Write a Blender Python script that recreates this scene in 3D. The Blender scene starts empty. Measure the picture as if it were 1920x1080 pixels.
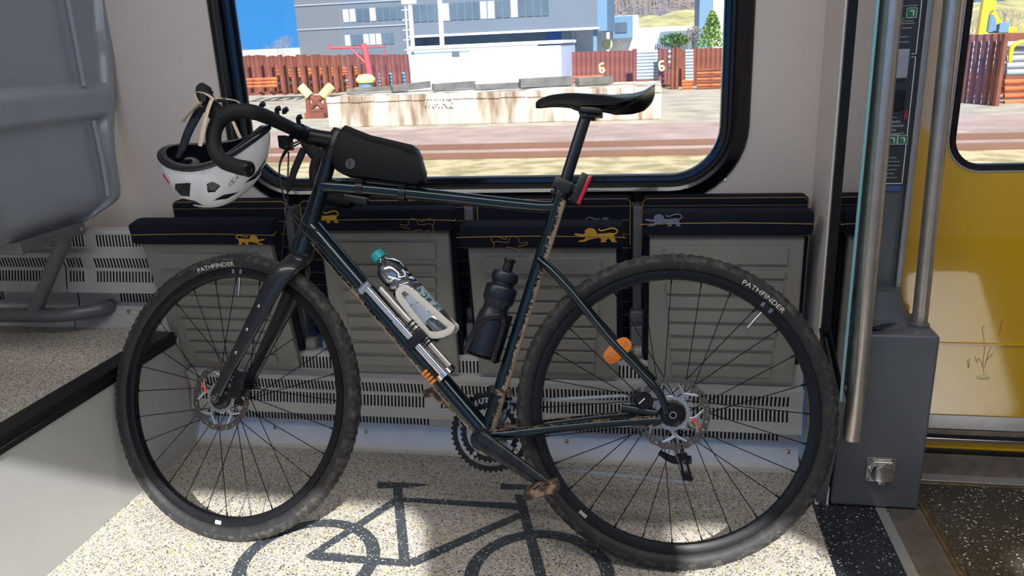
import bpy, bmesh, math, random
from mathutils import Vector, Matrix
random.seed(7)
S = bpy.context.scene
C = S.collection
PI = math.pi
# ------------------------------------------------------------------ camera
CAM = Vector((0, 0, 1.1229))
_yaw, _pit, _rol, F = 0.186622, 0.302957, 0.043745, 1455.3
_ca, _sa, _cb, _sb, _cc, _sc = math.cos(_yaw), math.sin(_yaw), math.cos(_pit), math.sin(_pit), math.cos(_rol), math.sin(_rol)
FW = Vector((-_sa*_cb, _ca*_cb, -_sb))
_r0 = Vector((_ca, _sa, 0)); _d0 = FW.cross(_r0)
RT = _cc*_r0 + _sc*_d0
DN = -_sc*_r0 + _cc*_d0
cam = bpy.data.cameras.new('camera'); camo = bpy.data.objects.new('camera', cam); C.objects.link(camo)
cam.sensor_width = 36; cam.lens = F/1920*36; cam.clip_start = .02; cam.clip_end = 500
camo.matrix_world = Matrix(((RT.x, -DN.x, -FW.x, CAM.x), (RT.y, -DN.y, -FW.y, CAM.y), (RT.z, -DN.z, -FW.z, CAM.z), (0, 0, 0, 1)))
S.camera = camo
S.view_settings.view_transform = 'Standard'; S.view_settings.look = 'None'
S.view_settings.gamma = 1; S.view_settings.use_curve_mapping = False
S.view_settings.exposure = 0.3
# ------------------------------------------------------------------ sky, sun, added fill light
W = bpy.data.worlds.new('sky'); S.world = W; W.use_nodes = True
wn = W.node_tree; wn.nodes.clear()
tc = wn.nodes.new('ShaderNodeTexCoord'); sx = wn.nodes.new('ShaderNodeSeparateXYZ'); rp = wn.nodes.new('ShaderNodeValToRGB')
bg = wn.nodes.new('ShaderNodeBackground'); wo = wn.nodes.new('ShaderNodeOutputWorld')
wn.links.new(tc.outputs['Generated'], sx.inputs[0]); wn.links.new(sx.outputs[2], rp.inputs[0])
rp.color_ramp.elements[0].position = 0; rp.color_ramp.elements[0].color = (.10, .40, .86, 1)
rp.color_ramp.elements[0].color = (.07, .36, .88, 1); rp.color_ramp.elements[1].position = .45; rp.color_ramp.elements[1].color = (.50, .62, .80, 1)
_e = rp.color_ramp.elements.new(.16); _e.color = (.06, .30, .80, 1)
wn.links.new(rp.outputs[0], bg.inputs[0]); bg.inputs[1].default_value = 0.95
wn.links.new(bg.outputs[0], wo.inputs[0])
SAZ, SEL = math.radians(-16), math.radians(38)
sl = bpy.data.lights.new('sun', 'SUN'); sl.energy = 7.6; sl.angle = math.radians(.9); sl.color = (1, .97, .91)
so = bpy.data.objects.new('sun', sl); C.objects.link(so)
sd = Vector((math.sin(SAZ)*math.cos(SEL), math.cos(SAZ)*math.cos(SEL), -math.sin(SEL)))
so.rotation_euler = sd.to_track_quat('-Z', 'Y').to_euler(); so.location = (0, -5, 8)
def area(name, loc, sx_, sy_, e, col, tgt):
    l = bpy.data.lights.new(name, 'AREA'); l.shape = 'RECTANGLE'; l.size = sx_; l.size_y = sy_; l.energy = e; l.color = col
    o = bpy.data.objects.new(name, l); C.objects.link(o); o.location = loc
    o.rotation_euler = (Vector(tgt)-Vector(loc)).to_track_quat('-Z', 'Y').to_euler(); return o
area('ceiling_fill_light', (-.6, .75, 2.2), 4.2, .35, 26, (1, .94, .88), (-.6, .75, 0))  # unseen fill light, added to brighten the interior
# ------------------------------------------------------------------ placement helpers: pixel of the 1920x1080 photo -> point on a real plane
def ray(x, y): return FW + RT*((x-960)/F) + DN*((y-540)/F)
def PY(x, y, Y): d = ray(x, y); return CAM + d*((Y-CAM.y)/d.y)
def PZ(x, y, Z=0.): d = ray(x, y); return CAM + d*((Z-CAM.z)/d.z)
def PX(x, y, X): d = ray(x, y); return CAM + d*((X-CAM.x)/d.x)
def plane(c, n, x, y, off):
    d = ray(x, y); c2 = c+n*off; return CAM + d*((c2-CAM).dot(n)/d.dot(n))
RC = Vector((.04767, 1.59983, .33201)); RH = Vector((-1, -.0056, 0)).normalized(); RL = .3317
FC = Vector((-1.0115, 1.59205, .32879)); FH = Vector((-.99067, .13625, 0)).normalized(); FL = .3605
def frame_of(c, h, lean):
    l = Vector((0, 0, 1)).cross(h)
    up = Vector((0, 0, 1))*math.cos(lean) - l*math.sin(lean)
    n = l*math.cos(lean) + Vector((0, 0, 1))*math.sin(lean)
    return (c, h, up, n)
RW = frame_of(RC, RH, RL); FWH = frame_of(FC, FH, FL)
def PB(x, y, off=0.): return plane(RC, RW[3], x, y, off)
def PF(x, y, off=0.): return plane(FC, FWH[3], x, y, off)
def uv(fr, p): e = p-fr[0]; return (e.dot(fr[1]), e.dot(fr[2]), e.dot(fr[3]))
def UV(fr, u, v, o=0.): return fr[0]+fr[1]*u+fr[2]*v+fr[3]*o
def mir(fr, p, k=-1): u, v, o = uv(fr, p); return UV(fr, u, v, k*o)
# ------------------------------------------------------------------ materials
def lin(c):
    return tuple(((x/255)/12.92 if x/255 <= .04045 else ((x/255+.055)/1.055)**2.4) for x in c)
def mat(name, col, rough=.5, metal=0., noise=0., nscale=40., col2=None, bump=0., bscale=200., coat=0., spec=.5, srgb=True, thr=None, stretch=None):
    m = bpy.data.materials.new(name); m.use_nodes = True; nt = m.node_tree; b = nt.nodes['Principled BSDF']
    c = lin(col) if srgb else col
    b.inputs['Base Color'].default_value = (*c, 1); b.inputs['Roughness'].default_value = rough; b.inputs['Metallic'].default_value = metal
    b.inputs['Coat Weight'].default_value = coat; b.inputs['Specular IOR Level'].default_value = spec
    t = nt.nodes.new('ShaderNodeTexCoord')
    n = nt.nodes.new('ShaderNodeTexNoise'); n.inputs['Scale'].default_value = nscale; n.inputs['Detail'].default_value = 6
    if stretch:
        mpp = nt.nodes.new('ShaderNodeMapping'); mpp.inputs['Scale'].default_value = stretch; nt.links.new(t.outputs['Object'], mpp.inputs[0]); nt.links.new(mpp.outputs[0], n.inputs['Vector'])
    else: nt.links.new(t.outputs['Object'], n.inputs['Vector'])
    r = nt.nodes.new('ShaderNodeValToRGB')
    c2 = lin(col2) if col2 else tuple(x*(1-noise) for x in c)
    lo, hi = thr if thr else (.35, .65)
    r.color_ramp.elements[0].position = lo; r.color_ramp.elements[1].position = hi
    r.color_ramp.elements[0].color = (*c, 1); r.color_ramp.elements[1].color = (*c2, 1)
    nt.links.new(n.outputs[0], r.inputs[0]); nt.links.new(r.outputs[0], b.inputs['Base Color'])
    if bump:
        n2 = nt.nodes.new('ShaderNodeTexNoise'); n2.inputs['Scale'].default_value = bscale; nt.links.new(t.outputs['Object'], n2.inputs['Vector'])
        bp = nt.nodes.new('ShaderNodeBump'); bp.inputs['Strength'].default_value = bump; bp.inputs['Distance'].default_value = .002
        nt.links.new(n2.outputs[0], bp.inputs['Height']); nt.links.new(bp.outputs[0], b.inputs['Normal'])
    return m
def speckle(name, base, base2, flecks, rough=.5, bright=1.):
    """rubber flooring: base mottling plus scattered chips, each (colour, cell scale, chip radius)"""
    m = bpy.data.materials.new(name); m.use_nodes = True; nt = m.node_tree; b = nt.nodes['Principled BSDF']
    b.inputs['Roughness'].default_value = rough
    t = nt.nodes.new('ShaderNodeTexCoord')
    nz = nt.nodes.new('ShaderNodeTexNoise'); nz.inputs['Scale'].default_value = 60; nz.inputs['Detail'].default_value = 5
    nt.links.new(t.outputs['Object'], nz.inputs['Vector'])
    r = nt.nodes.new('ShaderNodeValToRGB'); r.color_ramp.elements[0].position = .35; r.color_ramp.elements[1].position = .65
    r.color_ramp.elements[0].color = (*lin(base), 1); r.color_ramp.elements[1].color = (*lin(base2), 1)
    nt.links.new(nz.outputs[0], r.inputs[0]); last = r.outputs[0]
    for i, (col, sc, rad) in enumerate(flecks):
        mp = nt.nodes.new('ShaderNodeMapping'); mp.inputs['Location'].default_value = (i*3.7, i*1.3, i*.9); mp.inputs['Rotation'].default_value = (0, 0, i*.7)
        mp.inputs['Scale'].default_value = (1, 1.5, 0)
        dn = nt.nodes.new('ShaderNodeTexNoise'); dn.inputs['Scale'].default_value = sc*1.3
        ad = nt.nodes.new('ShaderNodeVectorMath'); ad.operation = 'MULTIPLY_ADD'; ad.inputs[1].default_value = (.8/sc,)*3
        v = nt.nodes.new('ShaderNodeTexVoronoi'); v.inputs['Scale'].default_value = sc
        nt.links.new(t.outputs['Object'], mp.inputs[0]); nt.links.new(mp.outputs[0], dn.inputs['Vector'])
        nt.links.new(dn.outputs[1], ad.inputs[0]); nt.links.new(mp.outputs[0], ad.inputs[2]); nt.links.new(ad.outputs[0], v.inputs['Vector'])
        # chip size varies per cell
        sp = nt.nodes.new('ShaderNodeSeparateColor'); nt.links.new(v.outputs['Color'], sp.inputs[0])
        ml = nt.nodes.new('ShaderNodeMath'); ml.operation = 'MULTIPLY'; ml.inputs[1].default_value = rad; nt.links.new(sp.outputs[0], ml.inputs[0])
        lt = nt.nodes.new('ShaderNodeMath'); lt.operation = 'LESS_THAN'; nt.links.new(v.outputs['Distance'], lt.inputs[0]); nt.links.new(ml.outputs[0], lt.inputs[1])
        mx = nt.nodes.new('ShaderNodeMix'); mx.data_type = 'RGBA'; mx.inputs['B'].default_value = (*lin(col), 1)
        nt.links.new(lt.outputs[0], mx.inputs['Factor']); nt.links.new(last, mx.inputs['A']); last = mx.outputs['Result']
    nt.links.new(last, b.inputs['Base Color'])
    return m
def muddy(name, col, mud, d, t0, t1, rough=.3, metal=.5, nsc=180.):
    """paint with dried mud on the side that faces direction d"""
    m = bpy.data.materials.new(name); m.use_nodes = True; nt = m.node_tree; b = nt.nodes['Principled BSDF']
    b.inputs['Metallic'].default_value = metal; b.inputs['Roughness'].default_value = rough; b.inputs['Coat Weight'].default_value = .5
    g = nt.nodes.new('ShaderNodeNewGeometry'); dt = nt.nodes.new('ShaderNodeVectorMath'); dt.operation = 'DOT_PRODUCT'
    dt.inputs[1].default_value = d; nt.links.new(g.outputs['Normal'], dt.inputs[0])
    t = nt.nodes.new('ShaderNodeTexCoord'); n = nt.nodes.new('ShaderNodeTexNoise'); n.inputs['Scale'].default_value = nsc; n.inputs['Detail'].default_value = 8
    mp = nt.nodes.new('ShaderNodeMapping'); nt.links.new(t.outputs['Object'], mp.inputs[0]); nt.links.new(mp.outputs[0], n.inputs['Vector'])
    n1 = nt.nodes.new('ShaderNodeTexNoise'); n1.inputs['Scale'].default_value = 14; nt.links.new(t.outputs['Object'], n1.inputs['Vector'])
    a = nt.nodes.new('ShaderNodeMath'); a.operation = 'MULTIPLY_ADD'; a.inputs[1].default_value = 1.5; nt.links.new(n.outputs[0], a.inputs[0]); nt.links.new(dt.outputs['Value'], a.inputs[2])
    a2 = nt.nodes.new('ShaderNodeMath'); a2.operation = 'MULTIPLY_ADD'; a2.inputs[1].default_value = 1.0; nt.links.new(n1.outputs[0], a2.inputs[0]); nt.links.new(a.outputs[0], a2.inputs[2])
    r = nt.nodes.new('ShaderNodeMapRange'); r.inputs['From Min'].default_value = t0; r.inputs['From Max'].default_value = t1
    nt.links.new(a2.outputs[0], r.inputs['Value'])
    mx = nt.nodes.new('ShaderNodeMix'); mx.data_type = 'RGBA'; mx.inputs['A'].default_value = (*lin(col), 1); mx.inputs['B'].default_value = (*lin(mud), 1)
    nt.links.new(r.outputs[0], mx.inputs['Factor']); nt.links.new(mx.outputs['Result'], b.inputs['Base Color'])
    for inp, v0, v1 in (('Metallic', metal, 0), ('Roughness', rough, .95), ('Coat Weight', .5, 0)):
        q = nt.nodes.new('ShaderNodeMapRange'); q.inputs['To Min'].default_value = v0; q.inputs['To Max'].default_value = v1
        nt.links.new(r.outputs[0], q.inputs['Value']); nt.links.new(q.outputs[0], b.inputs[inp])
    return m
def pane_mat(name, tint, refl=.08, rough=0.02):
    m = bpy.data.materials.new(name); m.use_nodes = True; nt = m.node_tree; nt.nodes.remove(nt.nodes['Principled BSDF'])
    o = nt.nodes['Material Output']; tr = nt.nodes.new('ShaderNodeBsdfTransparent'); tr.inputs[0].default_value = (*tint, 1)
    gl = nt.nodes.new('ShaderNodeBsdfGlossy'); gl.inputs['Roughness'].default_value = rough
    fr = nt.nodes.new('ShaderNodeFresnel'); fr.inputs[0].default_value = 1.45
    ml = nt.nodes.new('ShaderNodeMath'); ml.operation = 'MULTIPLY'; ml.inputs[1].default_value = refl/.04; nt.links.new(fr.outputs[0], ml.inputs[0]); ml.use_clamp = True
    mx = nt.nodes.new('ShaderNodeMixShader'); nt.links.new(ml.outputs[0], mx.inputs[0]); nt.links.new(tr.outputs[0], mx.inputs[1]); nt.links.new(gl.outputs[0], mx.inputs[2])
    nt.links.new(mx.outputs[0], o.inputs[0]); return m
def emis(name, col, e):
    m = bpy.data.materials.new(name); m.use_nodes = True; b = m.node_tree.nodes['Principled BSDF']
    b.inputs['Base Color'].default_value = (*col, 1); b.inputs['Emission Color'].default_value = (*col, 1); b.inputs['Emission Strength'].default_value = e; return m
M = {}
M['floor'] = speckle('floor_speckled', (174, 168, 161), (188, 183, 175), [((128, 118, 108), 190, .5), ((226, 222, 212), 150, .42), ((44, 46, 52), 170, .44), ((214, 196, 88), 80, .30), ((40, 42, 48), 110, .32)], .45)
M['floor_dark'] = speckle('floor_dark', (34, 38, 44), (42, 46, 52), [((225, 230, 232), 110, .26), ((90, 98, 104), 170, .3)], .38)
M['floor_mark'] = speckle('floor_marking', (56, 62, 68), (64, 70, 76), [((208, 212, 210), 120, .28), ((120, 126, 128), 170, .3)], .45)
M['floor_door'] = speckle('floor_vestibule', (58, 57, 52), (68, 66, 60), [((240, 240, 228), 90, .27), ((150, 150, 142), 130, .30)], .35)
M['wall'] = mat('wall_panel', (206, 198, 192), .55, noise=.05, nscale=3)
M['riser'] = mat('riser_panel', (176, 178, 178), .5, noise=.08, nscale=5)
M['black'] = mat('black_rubber', (14, 16, 20), .38, noise=.2, nscale=30)
M['rubber'] = mat('window_rubber', (12, 14, 22), .22, noise=.2, nscale=10, coat=.3)
M['heater'] = mat('heater_metal', (240, 240, 240), .42, .1, noise=.12, nscale=6)
M['heaterback'] = mat('slot_shade', (10, 10, 12), .8)
M['seatgrey'] = mat('seat_plastic', (128, 128, 124), .42, noise=.06, nscale=20, bump=.1, bscale=600)
M['shell'] = mat('seat_shell', (150, 158, 168), .3, .15, noise=.05, nscale=5, bump=.08, bscale=900)
M['tubegrey'] = mat('frame_tube_grey', (112, 114, 120), .4, .3, noise=.1)
M['gold'] = mat('gold_thread', (206, 160, 52), .7, noise=.25, nscale=600)
M['goldline'] = mat('gold_piping', (150, 118, 62), .7)
M['greyblue'] = mat('greyblue_thread', (98, 110, 132), .7)
M['cab'] = mat('cabinet_grey', (98, 104, 112), .36, .1, noise=.06, nscale=8)
M['steel'] = mat('brushed_steel', (214, 208, 200), .34, .9, noise=.15, nscale=30)
M['polished'] = mat('polished_metal', (215, 215, 215), .15, 1., noise=.1, nscale=60)
M['trim'] = mat('aluminium_trim', (196, 196, 198), .35, .6, noise=.1, nscale=40)
M['brownsteel'] = mat('ribbed_steel', (140, 130, 122), .5, .5, noise=.3, nscale=30)
M['brass'] = mat('worn_brass', (168, 150, 118), .35, .8, noise=.45, nscale=25)
M['yellow'] = mat('yellow_door', (224, 176, 14), .16, noise=.03, nscale=3, coat=.6)
_b = M['yellow'].node_tree.nodes['Principled BSDF']; _b.inputs['Coat Weight'].default_value = 1; _b.inputs['Coat IOR'].default_value = 1.85; _b.inputs['Coat Roughness'].default_value = .03
M['white'] = mat('white_paint', (236, 236, 234), .4)
M['ceiling'] = mat('ceiling_panel', (205, 205, 203), .6)
M['pane'] = pane_mat('window_pane', (.93, .97, .97), .05)
M['pane2'] = pane_mat('partition_glass', (.66, .84, .88), .12)
M['edge'] = mat('glass_edge', (120, 176, 182), .15, coat=.5)
M['lamp'] = emis('fill_panel_glow', (1, .98, .95), .5)  # glow for the added fill panel on the ceiling
M['info'] = mat('info_panel', (52, 60, 68), .35)
M['green'] = mat('sign_green', (44, 128, 92), .4, noise=.1)
M['red'] = mat('red_plastic', (190, 24, 44), .25, coat=.5)
M['blue'] = mat('glint_blue', (70, 100, 160), .35)  # colour of the glint on the door column
def fabric():
    m = mat('seat_fabric', (8, 14, 34), .85, noise=.3, nscale=300, bump=.3, bscale=1500, spec=.3); return m
M['fabric'] = fabric()
def fabric_lines():
    m = fabric(); m.name = 'seat_fabric_lines'; nt = m.node_tree; b = nt.nodes['Principled BSDF']
    src = b.inputs['Base Color'].links[0].from_socket
    t = nt.nodes.new('ShaderNodeTexCoord'); s = nt.nodes.new('ShaderNodeSeparateXYZ'); nt.links.new(t.outputs['Object'], s.inputs[0])
    md = nt.nodes.new('ShaderNodeMath'); md.operation = 'PINGPONG'; md.inputs[1].default_value = .019; nt.links.new(s.outputs[2], md.inputs[0])
    lt = nt.nodes.new('ShaderNodeMath'); lt.operation = 'LESS_THAN'; lt.inputs[1].default_value = .0007; nt.links.new(md.outputs[0], lt.inputs[0])
    mx = nt.nodes.new('ShaderNodeMix'); mx.data_type = 'RGBA'; mx.inputs['B'].default_value = (*lin((140, 116, 84)), 1)
    nt.links.new(lt.outputs[0], mx.inputs['Factor']); nt.links.new(src, mx.inputs['A']); nt.links.new(mx.outputs['Result'], b.inputs['Base Color']); return m
M['fabricl'] = fabric_lines()
# ------------------------------------------------------------------ mesh helpers (all in world metres; objects get their origin at their thing's base)
ORG = {}
def link(name, bm, m, parent=None, smooth=False, org=None):
    me = bpy.data.meshes.new(name)
    o0 = Vector(org) if org is not None else (ORG[parent.name] if parent else Vector((0, 0, 0)))
    bmesh.ops.translate(bm, verts=bm.verts, vec=-o0)
    bm.normal_update(); bm.to_mesh(me); bm.free()
    ms = m if isinstance(m, (list, tuple)) else [m]
    for k in ms: me.materials.append(M[k] if isinstance(k, str) else k)
    if smooth:
        for p in me.polygons: p.use_smooth = True
        try: me.set_sharp_from_angle(angle=math.radians(smooth if smooth > 1 else 40))
        except Exception: pass
    o = bpy.data.objects.new(name, me); C.objects.link(o)
    if parent: o.parent = parent
    else: o.location = o0
    ORG[o.name] = o0
    return o
def tag(o, label=None, cat=None, group=None, kind=None):
    if label: o['label'] = label
    if cat: o['category'] = cat
    if group: o['group'] = group
    if kind: o['kind'] = kind
    return o
def thing(name, label, cat, org, group=None):
    e = bpy.data.objects.new(name, None); C.objects.link(e); e.location = org; e.empty_display_size = .05
    ORG[e.name] = Vector(org); tag(e, label, cat, group); return e
def struct(name, bm, m, parent=None, smooth=False):
    o = link(name, bm, m, parent, smooth)
    if not parent: o['kind'] = 'structure'
    return o
def B(): return bmesh.new()
def box(bm, a, b, bev=0., mi=0):
    a, b = Vector(a), Vector(b); lo = Vector(map(min, a, b)); hi = Vector(map(max, a, b))
    vs = [bm.verts.new((x, y, z)) for x in (lo.x, hi.x) for y in (lo.y, hi.y) for z in (lo.z, hi.z)]
    fs = [bm.faces.new([vs[i] for i in q]) for q in ((0, 1, 3, 2), (4, 6, 7, 5), (0, 4, 5, 1), (2, 3, 7, 6), (0, 2, 6, 4), (1, 5, 7, 3))]
    for f in fs: f.material_index = mi
    if bev:
        es = set(e for f in fs for e in f.edges)
        bmesh.ops.bevel(bm, geom=list(es), offset=bev, segments=3, profile=.6, affect='EDGES')
    return bm
def obox(bm, c, ax, ay, az, hx, hy, hz, bev=0., mi=0):
    """oriented box: centre, three unit axes, half sizes"""
    n0 = len(bm.verts); c = Vector(c)
    vs = [bm.verts.new(c+ax*(sx_*hx)+ay*(sy_*hy)+az*(sz_*hz)) for sx_ in (-1, 1) for sy_ in (-1, 1) for sz_ in (-1, 1)]
    fs = [bm.faces.new([vs[i] for i in q]) for q in ((0, 1, 3, 2), (4, 6, 7, 5), (0, 4, 5, 1), (2, 3, 7, 6), (0, 2, 6, 4), (1, 5, 7, 3))]
    for f in fs: f.material_index = mi
    if bev: bmesh.ops.bevel(bm, geom=list(set(e for f in fs for e in f.edges)), offset=bev, segments=2, profile=.6, affect='EDGES')
def interp(pts, rad, k):
    if k <= 1 or len(pts) < 3: return pts, rad
    P = [pts[0]*2-pts[1]]+pts+[pts[-1]*2-pts[-2]]; op, orr = [], []
    for i in range(1, len(P)-2):
        for j in range(k):
            t = j/k; a, b, c, d = P[i-1], P[i], P[i+1], P[i+2]
            op.append(.5*((2*b)+(-a+c)*t+(2*a-5*b+4*c-d)*t*t+(-a+3*b-3*c+d)*t**3))
            r0, r1 = rad[i-1], rad[i]
            orr.append(tuple(r0[q]*(1-t)+r1[q]*t for q in (0, 1)))
    op.append(pts[-1]); orr.append(rad[-1]); return op, orr
def tube(bm, pts, r, seg=14, k=6, nrm=None, cap=True, mi=0):
    """tube along pts; r = one radius, a list, or (in-plane, along nrm) pairs"""
    pts = [Vector(p) for p in pts]
    if not isinstance(r, list): r = [r]*len(pts)
    r = [(x, x) if not isinstance(x, tuple) else x for x in r]
    pts, r = interp(pts, r, k)
    rings = []; up = None
    for i, p in enumerate(pts):
        t = (pts[min(i+1, len(pts)-1)]-pts[max(i-1, 0)]).normalized()
        if nrm is not None: up = (Vector(nrm)-t*Vector(nrm).dot(t)).normalized()
        elif up is None:
            a = Vector((0, 0, 1)) if abs(t.z) < .9 else Vector((1, 0, 0)); up = (a-t*a.dot(t)).normalized()
        else: up = (up-t*up.dot(t)).normalized()
        s = t.cross(up)
        rings.append([bm.verts.new(p+s*(math.cos(2*PI*j/seg)*r[i][0])+up*(math.sin(2*PI*j/seg)*r[i][1])) for j in range(seg)])
    for a, b in zip(rings, rings[1:]):
        for j in range(seg):
            f = bm.faces.new((a[j], a[(j+1) % seg], b[(j+1) % seg], b[j])); f.material_index = mi
    if cap:
        f = bm.faces.new(rings[0][::-1]); f.material_index = mi; f = bm.faces.new(rings[-1]); f.material_index = mi
    return bm
def basis(ax):
    ax = Vector(ax).normalized(); a = Vector((0, 0, 1)) if abs(ax.z) < .9 else Vector((1, 0, 0))
    u = (a-ax*a.dot(ax)).normalized(); return ax, u, ax.cross(u)
def lathe(bm, c, ax, prof, seg=32, mi=0, fn=None, close=False):
    """prof = list of (distance along axis, radius)"""
    ax, u, v = basis(ax); c = Vector(c); rings = []
    for i, (h, r) in enumerate(prof):
        row = []
        for j in range(seg):
            a = 2*PI*j/seg; rr = r*(fn(i, a) if fn else 1)
            row.append(bm.verts.new(c+ax*h+u*(math.cos(a)*rr)+v*(math.sin(a)*rr)))
        rings.append(row)
    n = len(rings)
    for i in range(n if close else n-1):
        a, b = rings[i], rings[(i+1) % n]
        for j in range(seg):
            f = bm.faces.new((a[j], a[(j+1) % seg], b[(j+1) % seg], b[j])); f.material_index = mi
    if not close:
        for rg in (rings[0], rings[-1]):
            f = bm.faces.new(rg); f.material_index = mi
    return bm
def prism(bm, pts, d, mi=0, bev=0.):
    """polygon pts (3-D, planar) extruded by vector d"""
    d = Vector(d); a = [bm.verts.new(Vector(p)) for p in pts]; b = [bm.verts.new(Vector(p)+d) for p in pts]; n = len(a)
    fs = [bm.faces.new(a[::-1]), bm.faces.new(b)]+[bm.faces.new((a[i], a[(i+1) % n], b[(i+1) % n], b[i])) for i in range(n)]
    for f in fs: f.material_index = mi
    bmesh.ops.recalc_face_normals(bm, faces=fs)
    if bev: bmesh.ops.bevel(bm, geom=list(set(e for f in fs for e in f.edges)), offset=bev, segments=2, profile=.6, affect='EDGES')
    return bm
def ring(bm, c, n, ro, ri, th, seg=64, mi=0):
    lathe(bm, Vector(c)-Vector(n).normalized()*(th/2), n, [(0, ri), (0, ro), (th, ro), (th, ri)], seg, mi, close=True)
def ball(bm, c, r, sc=(1, 1, 1), seg=16):
    res = bmesh.ops.create_uvsphere(bm, u_segments=seg, v_segments=seg//2+2, radius=1)
    for v in res['verts']: v.co = Vector((v.co.x*r*sc[0], v.co.y*r*sc[1], v.co.z*r*sc[2]))+Vector(c)
def text_bm(s, size, depth=0.):
    cu = bpy.data.curves.new('t', 'FONT'); cu.body = s; cu.size = size; cu.align_x = 'CENTER'; cu.align_y = 'CENTER'; cu.extrude = depth; cu.resolution_u = 3
    o = bpy.data.objects.new('t', cu); C.objects.link(o); dg = bpy.context.evaluated_depsgraph_get(); dg.update()
    me = bpy.data.meshes.new_from_object(o.evaluated_get(dg)); bm = B(); bm.from_mesh(me)
    bpy.data.objects.remove(o); bpy.data.curves.remove(cu); bpy.data.meshes.remove(me); return bm
def flat_text(s, size, org, ux, uy, depth=.0004):
    bm = text_bm(s, size, depth); n = Vector(ux).cross(Vector(uy))
    for v in bm.verts: v.co = Vector(org)+Vector(ux)*v.co.x+Vector(uy)*v.co.y+n*v.co.z
    return bm
# ================================================================== SETTING
XL = -1.366; ZP = .352            # left platform edge and height
YW = 2.10                         # window wall
XP = .42                          # glass partition plane
bm = B(); box(bm, (XL, -.66, -.05), (.400, 1.93, 0)); struct('floor', bm, 'floor')
bm = B(); box(bm, (.400, -.66, -.05), (.548, 2.1, -.0002)); struct('floor', bm, 'floor_dark')
bm = B(); box(bm, (.672, -.66, -.05), (3.0, 1.915, -.002)); struct('floor', bm, 'floor_door')
bm = B(); box(bm, (.548, -.66, -.04), (.572, 2.1, .001)); struct('trim_1', bm, 'trim')
bm = B(); box(bm, (.572, -.66, -.04), (.652, 2.1, 0))
for i in range(14): box(bm, (.590+i*.0042, -.66, 0), (.592+i*.0042, 1.80, .0009))
struct('trim_2', bm, 'brownsteel')
bm = B(); box(bm, (.652, -.66, -.04), (.672, 2.1, 0)); tube(bm, [(.656, -.66, .0), (.656, 1.9, .0)], .003, 8, 1); tube(bm, [(.668, -.66, .0), (.668, 1.9, .0)], .0035, 8, 1)
struct('trim_3', bm, 'brass')
# floor screws in the ribbed strip
for (x, y) in ((.575, 1.765), (.575, 1.53)):
    bm = B(); lathe(bm, (x, y, .0008), (0, 0, 1), [(0, .0045), (.001, .0045), (.0015, .003)], 12); tag(link('floor_screw', bm, 'polished', org=(x, y, 0)), 'small screw in the ribbed metal floor strip '+('beside the grey base box' if y > 1.7 else 'nearest the bottom picture edge'), 'screw', 'floor strip screws')
# raised platform on the left with its black nosing
bm = B(); box(bm, (-3.4, -.66, 0), (XL-.004, 2.1, ZP-.02)); struct('platform_block', bm, 'riser')
bm = B(); box(bm, (-3.4, -.66, ZP-.02), (XL-.055, 2.0, ZP+.018)); struct('platform_floor', bm, 'floor')
bm = B(); box(bm, (XL-.004, -.66, 0), (XL, 1.925, ZP-.005), .001); struct('riser_panel', bm, 'riser')
bm = B(); box(bm, (XL-.055, -.66, ZP-.018), (XL+.006, 1.905, ZP+.02), .003)
tube(bm, [(XL+.006, -.66, ZP+.001), (XL+.006, 1.905, ZP+.001)], .004, 8, 1); struct('platform_nosing', bm, 'black')
# walls / ceiling
Z0, Z1 = 0, 2.25
gx0, gx1, gz0 = PY(460, 190, YW).x, PY(1350, 240, YW).x, PY(900, 332, YW).z
gz1 = 1.68
bm = B()
g0, g1, g2, g3 = gx0-.022, gx1+.022, gz0-.022, gz1+.022
for a, b in (((-3.4, YW, 0), (g0, YW+.03, Z1)), ((g1, YW, 0), (.66, YW+.03, Z1)), ((g0, YW, 0), (g1, YW+.03, g2)), ((g0, YW, g3), (g1, YW+.03, Z1))): box(bm, a, b)
struct('wall_window', bm, 'wall')
bm = B(); box(bm, (-3.4, -.66, Z1), (3.0, 2.2, Z1+.05)); struct('ceiling', bm, 'ceiling')
bm = B(); box(bm, (-3.45, -.66, 0), (-3.4, 2.2, Z1)); struct('wall_left', bm, 'wall')
bm = B(); box(bm, (3.0, -.66, -.05), (3.05, 2.2, Z1)); struct('wall_right', bm, 'wall')
# wall behind the viewer with the windows that let the sun in (openings at y=-.65)
OP = [(-1.95, .108, .85, 1.905), (.69, 1.045, .85, 1.905), (1.42, 1.745, .57, 1.89)]
bm = B(); xs = -3.4
for (x0, x1, z0, z1) in OP:
    box(bm, (xs, -.69, -.05), (x0, -.65, Z1)); box(bm, (x0, -.69, -.05), (x1, -.65, z0)); box(bm, (x0, -.69, z1), (x1, -.65, Z1)); xs = x1
    for (cx, cz, sx_, sz_) in ((x0, z1, 1, -1), (x1, z1, -1, -1), (x0, z0, 1, 1), (x1, z0, -1, 1)):   # rounded corners
        r = .09; pts = [Vector((cx, -.69, cz))]+[Vector((cx+sx_*r*(1-math.cos(t)), -.69, cz+sz_*r*(1-math.sin(t)))) for t in [i*PI/16 for i in range(0, 9)]]
        prism(bm, pts, (0, .04, 0))
box(bm, (xs, -.69, -.05), (3.0, -.65, Z1)); struct('wall_rear', bm, 'wall')
bm = B(); box(bm, (-2.9, .55, Z1-.02), (1.9, .95, Z1), .004)
struct('ceiling_fill_panel', bm, 'lamp')  # unseen glowing panel added along with the fill light
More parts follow.
